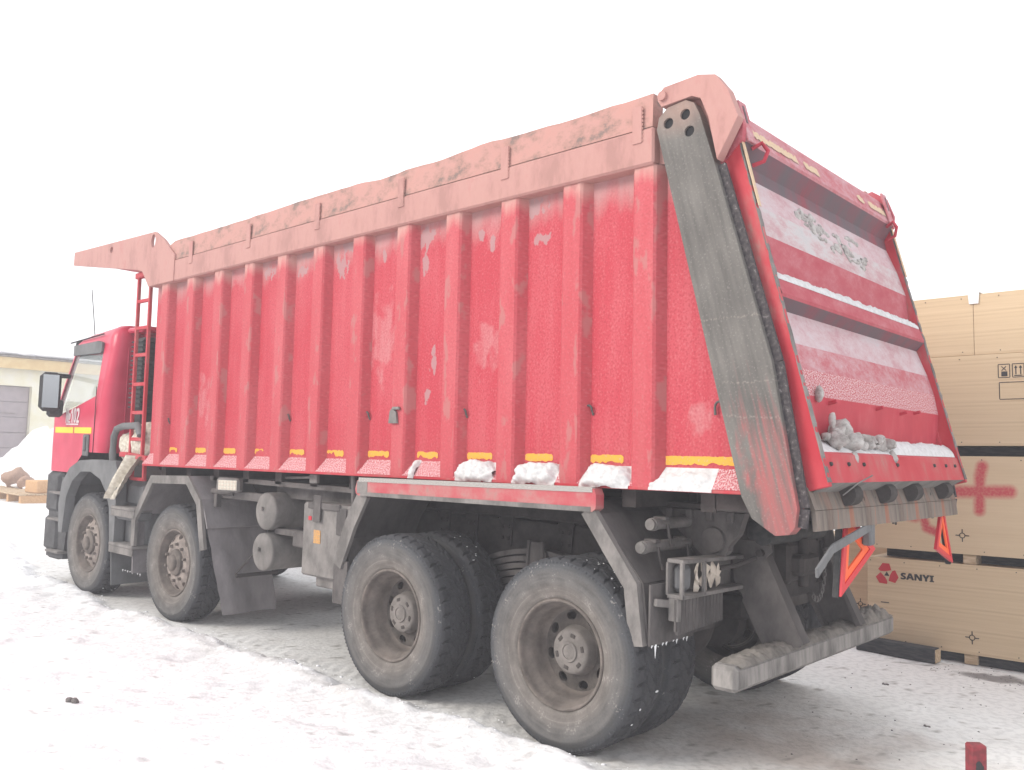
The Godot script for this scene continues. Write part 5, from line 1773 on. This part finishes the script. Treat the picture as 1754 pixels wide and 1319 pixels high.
	var fl := Mesher.new()
	for k in 36:
		var x: float = [6.573, 6.573, 5.1, 0.0][k % 4]
		var th := rng.randf_range(-1.2, 1.35)
		var zc: float = [1.115, 1.115, 0.765, 1.035][k % 4]
		if k % 4 == 3:
			th = rng.randf_range(-1.35, 0.1)
		elif rng.randf() < 0.5:
			th = rng.randf_range(0.7, 1.4)
		var h := rng.randf_range(-0.12, 0.09)
		var r := 0.541
		var p := Vector3(x + cos(th) * r, 0.532 + sin(th) * r, zc + h)
		var bs2 := Basis(Vector3(0, 0, 1), th)
		fl.blob(p, Vector3(0.003, rng.randf_range(0.002, 0.008), rng.randf_range(0.003, 0.014)), nz, 0.8, 6, bs2)
	tag(ic_put("snow_flecks", fl), "flecks of snow caught in the tyre treads", "snow", "", "stuff")


func ic_put(called: String, mb: Mesher) -> MeshInstance3D:
	return put(called, mb, M["snow"])


# ---------------------------------------------------------------- crates
func crosshair(parent: Node3D, x: float, y: float, z: float, r := 0.033) -> void:
	var mb := Mesher.new()
	for q in [[1, 0], [-1, 0], [0, 1], [0, -1]]:
		mb.box(Vector3(x + q[0] * r * 1.05, y + q[1] * r * 1.05, z), Vector3(r * 1.1 if q[0] else 0.008, r * 1.1 if q[1] else 0.008, 0.002))
	for k in 16:
		if k % 4 == 0:
			continue
		var a := TAU * k / 16.0
		mb.box(Vector3(x + cos(a) * r * 0.62, y + sin(a) * r * 0.62, z), Vector3(0.006, 0.013, 0.002), 0.0, Basis(Vector3(0, 0, 1), a))
	put("centre_mark", mb, M["black_print"], parent)


func crate(label: String, x0: float, y0: float, h: float, front_mat: String, seams: Array, skids: Array, dz := 0.0) -> Node3D:
	var L := 3.4
	var t := node("plywood_crate", self, Vector3(x0, y0, -2.9 - dz))
	tag(t, label, "crate", "plywood crates stacked behind the truck")
	t.rotation.z = 0.018
	var edges := [0.0]
	edges.append_array(seams)
	edges.append(L)
	for i in edges.size() - 1:
		var fp := Mesher.new()
		fp.uvf = func(p: Vector3) -> Vector2: return Vector2(p.x / L, (h - p.y) / 0.82)
		var g := 0.003 if i > 0 else 0.0
		fp.box(Vector3((edges[i] + edges[i + 1]) * 0.5 + g * 0.5, h * 0.5, -0.008), Vector3(edges[i + 1] - edges[i] - g, h, 0.016), 0.003)
		put("front_panel", fp, M[front_mat], t)
	var sp := Mesher.new()
	sp.box(Vector3(0.008, h * 0.5, -0.63), Vector3(0.016, h - 0.004, 1.2), 0.003)
	put("side_panel", sp, M["plywood_side"], t)
	var rp := Mesher.new()
	rp.box(Vector3(L - 0.008, h * 0.5, -0.63), Vector3(0.016, h - 0.004, 1.2), 0.003)
	put("side_panel", rp, M["plywood_side"], t)
	var bp := Mesher.new()
	bp.box(Vector3(L * 0.5, h * 0.5, -1.24), Vector3(L - 0.002, h - 0.004, 0.016), 0.003)
	put("back_panel", bp, M["plywood"], t)
	var tp := Mesher.new()
	tp.box(Vector3(L * 0.5, h - 0.01, -0.63), Vector3(L - 0.04, 0.016, 1.18), 0.0)
	put("lid", tp, M["lumber"], t)
	var bt := Mesher.new()
	bt.box(Vector3(L * 0.5, 0.012, -0.63), Vector3(L - 0.04, 0.02, 1.18), 0.0)
	put("floor_board", bt, M["lumber"], t)
	for s in skids:
		var sk := Mesher.new()
		sk.box(Vector3(s, -0.042, -0.62), Vector3(0.1, 0.084, 1.2), 0.004)
		put("skid", sk, M["lumber"], t)
	if skids.size():
		for zz in [-0.22, -1.0]:
			var br := Mesher.new()
			br.box(Vector3(L * 0.5, -0.045, zz), Vector3(L - 0.1, 0.074, 0.07), 0.004)  # added dark timbers that block the bright gap under the crate
			put("bearer", br, M["black_timber"], t)
	# nail heads round the edge
	var nl := Mesher.new()
	for k in 12:
		nl.box(Vector3(0.03 + k * 0.29, h - 0.03, 0.001), Vector3(0.008, 0.008, 0.003))
		nl.box(Vector3(0.03 + k * 0.29, 0.03, 0.001), Vector3(0.008, 0.008, 0.003))
	var nails := put("nail_heads", nl, M["black_print"], t)
	nails.set_meta("kind", "stuff")
	return t


func build_crates() -> void:
	var d := crate("bottom plywood crate with red three-part logo and black SANYI lettering", 6.785, 0.075, 0.735, "plywood", [], [0.83, 1.7, 2.6])
	var c := crate("plywood crate sprayed with red cross, second from the bottom of the stack", 6.83, 0.895, 0.82, "sprayed_plywood", [], [0.78, 1.7, 2.6], 0.0)
	var b := crate("plywood crate with black handling symbols, second from the top", 6.95, 1.805, 0.765, "plywood", [], [0.1, 1.5, 2.5], 0.01)
	var a := crate("topmost plywood crate with a vertical seam in its front", 6.96, 2.573, 0.52, "plywood", [0.70], [], 0.02)
	for t in [a, b, c, d]:
		t.position.z = t.position.z
	var behind := crate("shaded plywood crate standing behind the truck's rear support, left of the lettered crate", 3.35, 0.06, 0.735, "plywood", [], [0.8, 1.7, 2.6], 0.9)
	crosshair(behind, 3.03, 0.12, 0.001)
	# logo and lettering
	var lg := Mesher.new()
	for k in 3:
		var rot := Transform2D(TAU * k / 3.0, Vector2.ZERO)
		var poly := []
		for p in [Vector2(-0.012, 0.022), Vector2(0.034, 0.022 + 0.012), Vector2(0.02, 0.082), Vector2(-0.03, 0.082), Vector2(-0.062, 0.035), Vector2(-0.045, 0.022)]:
			poly.append(rot * (p * 1.17) + Vector2(0.17, 0.59))
		lg.plate(poly, 0.0005, 0.0025)
	put("printed_logo", lg, M["red_print"], d)
	var tri := Mesher.new()
	tri.plate([Vector2(0.148, 0.578), Vector2(0.192, 0.578), Vector2(0.17, 0.616)], 0.0005, 0.0025)
	put("printed_logo", tri, M["black_print"], d)
	var f := SystemFont.new()
	f.font_names = PackedStringArray(["Droid Sans"])
	f.font_weight = 800
	var tm := TextMesh.new()
	tm.text = "SANYI"
	tm.font = f
	tm.font_size = 64
	tm.pixel_size = 0.00115
	tm.depth = 0.002
	var word := node("lettering", d)
	for k in 5:
		var lt := put("word", tm, M["black_print"], word)
		lt.scale = Vector3(1.28, 0.97, 1)
		lt.position = Vector3(0.425 + [0.0, 0.0025, -0.0025, 0.0, 0.0][k], 0.588 + [0.0, 0.0, 0.0, 0.002, -0.002][k], 0.0012 + 0.0002 * k)
	var dash := Mesher.new()
	dash.box(Vector3(0.15, 0.345, 0.001), Vector3(0.07, 0.008, 0.003))
	put("scratch", dash, M["black_print"], d)
	crosshair(d, 0.85, 0.14, 0.001)
	crosshair(c, 0.735, 0.155, 0.001)
	# handling symbols
	var frame := func(parent: Node3D, x0: float, y0: float, w: float, h: float) -> void:
		var mb := Mesher.new()
		var e := 0.006
		mb.box(Vector3(x0 + w * 0.5, y0, 0.001), Vector3(w, e, 0.002))
		mb.box(Vector3(x0 + w * 0.5, y0 + h, 0.001), Vector3(w, e, 0.002))
		mb.box(Vector3(x0, y0 + h * 0.5, 0.001), Vector3(e, h - e, 0.002))
		mb.box(Vector3(x0 + w, y0 + h * 0.5, 0.001), Vector3(e, h - e, 0.002))
		put("symbol_frame", mb, M["black_print"], parent)
	for k in 6:
		frame.call(b, 0.905 + k * 0.105, 0.565, 0.085, 0.11)
	var sy := Mesher.new()
	sy.box(Vector3(0.95, 0.595, 0.001), Vector3(0.045, 0.04, 0.002))
	sy.box(Vector3(0.947, 0.64, 0.001), Vector3(0.05, 0.006, 0.002), 0.0, Basis(Vector3(0, 0, 1), 0.8))
	sy.box(Vector3(0.947, 0.64, 0.0013), Vector3(0.05, 0.006, 0.002), 0.0, Basis(Vector3(0, 0, 1), -0.8))
	put("stacking_symbol", sy, M["black_print"], b)
	var ar := Mesher.new()
	for x in [1.035, 1.07]:
		ar.box(Vector3(x, 0.615, 0.001), Vector3(0.008, 0.055, 0.002))
		ar.plate([Vector2(x - 0.013, 0.64), Vector2(x + 0.013, 0.64), Vector2(x, 0.662)], 0.0005, 0.002)
	ar.box(Vector3(1.052, 0.578, 0.001), Vector3(0.06, 0.008, 0.002))
	put("upright_symbol", ar, M["black_print"], b)
	for k in range(2, 6):
		var gl := Mesher.new()
		gl.plate([Vector2(0.925 + k * 0.105, 0.63), Vector2(0.97 + k * 0.105, 0.63), Vector2(0.948 + k * 0.105, 0.595)], 0.0005, 0.002)
		gl.box(Vector3(0.948 + k * 0.105, 0.588, 0.001), Vector3(0.04, 0.012, 0.002))
		put("handling_symbol", gl, M["black_print"], b)
	frame.call(b, 0.91, 0.385, 0.6, 0.14)
	frame.call(c, 1.26, 0.30, 0.5, 0.14)
	frame.call(c, 1.26, 0.56, 0.5, 0.1)
	# white clip over the top edge
	var cp := Mesher.new()
	cp.plate([Vector2(-0.045, 0.02), Vector2(0.045, 0.02), Vector2(0.036, -0.085), Vector2(-0.036, -0.085)], 0.003, 0.012)
	cp.box(Vector3(0, 0.015, -0.05), Vector3(0.09, 0.01, 0.1))
	var clip := put("edge_protector", cp, flat_mat("white_foam", 0.85, 0.85, 0.86, 0.9))
	clip.position = Vector3(7.66, 3.108, -2.917)
	clip.rotation.z = 0.018
	tag(clip, "white edge protector hooked over the topmost crate's front edge", "edge protector")
	# dark timbers in front of and under the bottom crate
	var tbm := Mesher.new()
	tbm.box(Vector3(7.07, 0.062, -2.78), Vector3(0.66, 0.115, 0.13), 0.008, Basis(Vector3.UP, -0.03))
	var tm1 := node("dark_timber", self)
	put("beam", tbm, M["black_timber"], tm1)
	var en := Mesher.new()
	en.box(Vector3(7.403, 0.062, -2.77), Vector3(0.006, 0.105, 0.12), 0.0, Basis(Vector3.UP, -0.03))
	put("cut_end", en, M["lumber"], tm1)
	tag(tm1, "short dark timber with a pale sawn end lying before the bottom crate", "timber", "dark timbers under the crates")
	var t2 := Mesher.new()
	t2.box(Vector3(8.4, 0.05, -3.05), Vector3(2.6, 0.1, 0.16), 0.008)
	tag(put("dark_timber", t2, M["black_timber"]), "long dark timber in shadow under the bottom crate", "timber", "dark timbers under the crates")


# ---------------------------------------------------------------- background
func build_background() -> void:
	var X := -25.0
	var b := node("garage_building", self, Vector3(X, 0, -6))
	tag(b, "pale yellow garage with grey door and ochre eaves behind the cab", "building")
	var wl := Mesher.new()
	wl.box(Vector3(-0.2, 2.1, -9.9), Vector3(0.4, 4.2, 18.2))
	wl.box(Vector3(-0.2, 3.8, 1.6), Vector3(0.4, 0.8, 4.8))
	wl.box(Vector3(-0.2, 2.1, 7.0), Vector3(0.4, 4.2, 6.0))
	wl.box(Vector3(-5.2, 2.1, 9.8), Vector3(9.6, 4.2, 0.4))
	wl.box(Vector3(-5.2, 2.1, -18.8), Vector3(9.6, 4.2, 0.4))
	wl.box(Vector3(-10.2, 2.1, -4.5), Vector3(0.4, 4.2, 28.2))
	var wall := put("wall", wl, M["yellow_wall"], b)
	var tr := Mesher.new()
	tr.box(Vector3(0.3, 4.2, -4.5), Vector3(0.1, 0.4, 29.4), 0.01)
	put("eaves_board", tr, M["ochre_trim"], wall)
	var rf := Mesher.new()
	rf.box(Vector3(-5.0, 4.43, -4.5), Vector3(10.9, 0.05, 29.6), 0.01)
	put("roof", rf, M["roof_sheet"], b)
	var sn := Mesher.new()
	var nz := noise(240, 0.4, 3)
	for k in 60:
		sn.blob(Vector3(0.05 + 0.1 * nz.get_noise_2d(k * 7.0, 1.0), 4.53, -18.0 + k * 0.46), Vector3(0.35, 0.06 + 0.05 * absf(nz.get_noise_2d(k * 5.0, 3.0)), 0.4), nz, 0.5, 12)
	put("roof_snow", sn, M["lump_snow"], b)
	var dr := Mesher.new()
	dr.box(Vector3(-0.3, 1.7, 1.6), Vector3(0.06, 3.4, 4.8))
	var door := put("garage_door", dr, M["door_taupe"], b)
	for k in 6:
		var pn := Mesher.new()
		pn.box(Vector3(-0.25, 0.3 + k * 0.56, 1.6), Vector3(0.05, 0.54, 4.74), 0.012)
		put("door_panel", pn, M["door_taupe"], door)
	var wk := Mesher.new()
	wk.box(Vector3(-0.21, 1.35, 0.55), Vector3(0.03, 2.1, 0.02))
	wk.box(Vector3(-0.21, 2.4, 0.1), Vector3(0.03, 0.02, 0.92))
	put("wicket_door", wk, M["roof_sheet"], door)
	# cleared snow heaped in front of the garage
	var bank := func(c: Vector3, rx: float, rz: float, h: float, sd: int, label: String) -> void:
		var mb := Mesher.new()
		var n := 44
		var g := []
		var ns := noise(sd, 0.35, 4)
		for i in n + 1:
			var row := []
			for j in n + 1:
				var u := -1.0 + 2.0 * i / n
				var v := -1.0 + 2.0 * j / n
				var r := sqrt(u * u + v * v)
				var y := h * clampf(1.0 - pow(r, 1.7), 0, 1) * (1.0 + 0.6 * ns.get_noise_2d(u * rx * 2.0, v * rz * 2.0)) - 0.12
				row.append(Vector3(u * rx, y, v * rz))
			g.append(row)
		mb.sg = 1
		for i in n:
			for j in n:
				mb.face([g[i][j], g[i + 1][j], g[i + 1][j + 1], g[i][j + 1]], Vector3.UP)
		var o := put("snow_bank", mb, M["snow"])
		o.position = c
		tag(o, label, "snow bank", "snow banks before the garage")
	bank.call(Vector3(-18.0, 0, -6.2), 3.6, 3.2, 2.3, 250, "high white snow bank between the garage door and the cab")
	bank.call(Vector3(-20.5, 0, -1.6), 3.0, 4.6, 1.15, 251, "low white snow bank along the foot of the garage door")
	# timber pallet with rubble and snow beside the cab
	var p := node("timber_pallet", self, Vector3(-14.6, 0, -3.35))
	tag(p, "pale timber pallet on the snow left of the truck's bumper", "pallet")
	p.rotation.y = -0.03
	for k in 9:
		var bd := Mesher.new()
		bd.box(Vector3(0, 0.235 + 0.008 * (k % 2), -0.75 + k * 0.19), Vector3(3.8, 0.035, 0.165), 0.004)
		put("board", bd, M["lumber"], p)
	for x in [-1.8, -0.9, 0.0, 0.9, 1.8]:
		var bl := Mesher.new()
		bl.box(Vector3(x, 0.11, 0), Vector3(0.14, 0.22, 1.6), 0.006)
		put("bearer", bl, M["tan_block"], p)
	for a in [[-1.0, 0.48, 0.3, 0.26, "brown rounded boulder on the pallet, the biggest stone there"], [-0.2, 0.42, 0.2, 0.17, "small brown stone on the pallet beside the boulder"]]:
		var st := Mesher.new()
		st.blob(Vector3.ZERO, Vector3(a[2], a[3], a[2]), noise(int(a[2] * 1000), 0.3, 3), 0.4, 20)
		var o := put("boulder", st, M["brick_rubble"])
		o.position = Vector3(-14.6 + a[0], a[1], -3.3)
		tag(o, a[4], "stone", "stones on the pallet")
	var tb := Mesher.new()
	tb.box(Vector3.ZERO, Vector3(0.62, 0.3, 0.5), 0.02)
	var o := put("wooden_block", tb, M["tan_block"])
	o.position = Vector3(-13.2, 0.405, -3.1)
	o.rotation.y = 0.1
	tag(o, "orange tan wooden block on the pallet end nearest the bumper", "block")
	var ps := Mesher.new()
	var nn := noise(270, 0.3, 3)
	for k in 8:
		ps.blob(Vector3(-16.0 + k * 0.36, 0.27 + 0.02 * (k % 3), -3.5 - 0.1 * (k % 2)), Vector3(0.32, 0.09, 0.35), nn, 0.5, 14)
	tag(put("pallet_snow", ps, M["snow"]), "snow lying on the timber pallet around the boulder", "snow")


func build_small() -> void:
	# red post at the lower right, close to the camera
	var po := Mesher.new()
	po.box(Vector3(0, 0.32, 0), Vector3(0.06, 0.64, 0.05), 0.006)
	var p := node("marker_post", self, Vector3(8.79, 0, 1.51))
	p.rotation.y = 0.74
	put("post", po, M["dark_red"], p)
	var sp := Mesher.new()
	sp.blob(Vector3(0.0, 0.565, 0.026), Vector3(0.018, 0.028, 0.003), noise(281, 2.0, 2), 0.8, 16)
	put("dark_patch", sp, M["black_print"], p)
	var wp := Mesher.new()
	wp.box(Vector3(0, 0.532, 0.027), Vector3(0.026, 0.006, 0.003), 0.0, Basis(Vector3(0, 0, 1), 0.3))
	put("white_mark", wp, M["white_print"], p)
	tag(p, "red metal post with a dark patch at the lower right corner", "post")
	var clods := [[4.07, 2.87, 0.05, "dark frozen clod alone on the white snow at the left"], [7.35, -1.7, 0.02, "small dark stone on packed snow behind the rear bumper"], [7.9, -0.85, 0.016, "tiny dark stone on the packed snow right of the brown patch"]]
	for i in clods.size():
		var a = clods[i]
		var mb := Mesher.new()
		for k in 4:
			mb.blob(Vector3(a[2] * (k - 1.5) * 0.5, a[2] * 0.2, a[2] * 0.3 * sin(k * 2.0)), Vector3(a[2] * 0.45, a[2] * 0.35, a[2] * 0.4), noise(290 + i * 5 + k, 1.5, 3), 0.7, 12)
		var o := put("dirt_clod", mb, M["dark_grit"])
		o.position = Vector3(a[0], ground_y(a[0], a[1]), a[1])
		tag(o, a[3], "clod", "frozen clods on the snow")
	rng.seed = 77
	var lump := Mesher.new()
	lump.blob(Vector3.ZERO, Vector3(1, 0.7, 0.9), noise(301, 0.08, 3), 0.7, 12)
	var lm := lump.mesh()
	for set_ in [["snow_crumbs", "snow", 900, "crumbs of snow along the edge of the wheel track"], ["dark_grit", "dark_grit", 220, "dark grit scattered on the packed snow behind the truck"]]:
		var mm := MultiMesh.new()
		mm.transform_format = MultiMesh.TRANSFORM_3D
		lm = lm.duplicate()
		lm.surface_set_material(0, M[set_[1]])
		mm.mesh = lm
		mm.instance_count = set_[2]
		for k in int(set_[2]):
			var x := 0.0
			var z := 0.0
			var s := 0.0
			if set_[0] == "snow_crumbs":
				x = rng.randf_range(-2.0, 8.4)
				z = edge_z(x) + rng.randfn(0.02, 0.1)
				s = rng.randf_range(0.002, 0.007) * (2.2 if rng.randf() < 0.06 else 1.0)
			else:
				x = rng.randf_range(6.9, 9.2)
				z = rng.randf_range(-3.0, 0.6)
				if rng.randf() < 0.55:
					x = rng.randf_range(7.4, 9.0)
					z = -2.62 + rng.randfn(0.0, 0.1)
				s = rng.randf_range(0.002, 0.0075)
			var bs := Basis.from_euler(Vector3(rng.randf() * 6.0, rng.randf() * 6.0, rng.randf() * 6.0)).scaled(Vector3(s, s * 0.6, s))
			mm.set_instance_transform(k, Transform3D(bs, Vector3(x, ground_y(x, z) + s * 0.1, z)))
		var mi := MultiMeshInstance3D.new()
		mi.multimesh = mm
		mi.name = set_[0]
		add_child(mi, true)
		tag(mi, set_[3], "snow crumbs" if set_[1] == "snow" else "grit", "", "stuff")


func _ready() -> void:
	# camera, sky, sun, exposure, air
	var cam := Camera3D.new()
	cam.name = "camera"
	cam.position = Vector3(9.7335, 1.6852, 5.1706)
	cam.rotation = Vector3(0.0716, 0.7378, 0.0298)
	cam.fov = 47.43
	cam.near = 0.05
	cam.far = 1500.0
	add_child(cam, true)
	cam.current = true
	var sky := ProceduralSkyMaterial.new()
	sky.sky_top_color = Color(0.985, 0.985, 1.0)
	sky.sky_horizon_color = Color(0.985, 0.985, 0.99)
	sky.sky_energy_multiplier = 0.92
	sky.ground_bottom_color = Color(0.8, 0.8, 0.8)
	sky.ground_horizon_color = Color(0.98, 0.98, 0.985)
	sky.sun_angle_max = 0.0
	var env := Environment.new()
	env.background_mode = Environment.BG_SKY
	env.sky = Sky.new()
	env.sky.sky_material = sky
	env.tonemap_mode = Environment.TONE_MAPPER_LINEAR
	env.tonemap_exposure = 2.0
	env.sdfgi_enabled = true
	env.ssao_enabled = true
	env.ssil_enabled = true
	env.fog_enabled = true
	env.fog_density = 0.012
	env.fog_light_color = Color(0.97, 0.97, 1.0)
	var we := WorldEnvironment.new()
	we.name = "environment"
	we.environment = env
	add_child(we, true)
	var sun := DirectionalLight3D.new()
	sun.name = "sun"
	sun.light_energy = 0.45
	sun.light_color = Color(1.0, 0.97, 0.93)
	sun.light_angular_distance = 24.0
	sun.shadow_enabled = true
	sun.rotation = Vector3(deg_to_rad(-29), deg_to_rad(-30), 0)
	add_child(sun, true)
	for a in [[gn1, 11, 0.1], [gn2, 12, 0.1], [gn3, 13, 0.1]]:
		a[0].seed = a[1]
		a[0].noise_type = FastNoiseLite.TYPE_SIMPLEX_SMOOTH
		a[0].frequency = a[2]
		a[0].fractal_octaves = 3
	materials()
	build_ground()
	build_background()
	build_crates()
	build_truck()
	build_loose()
	build_small()
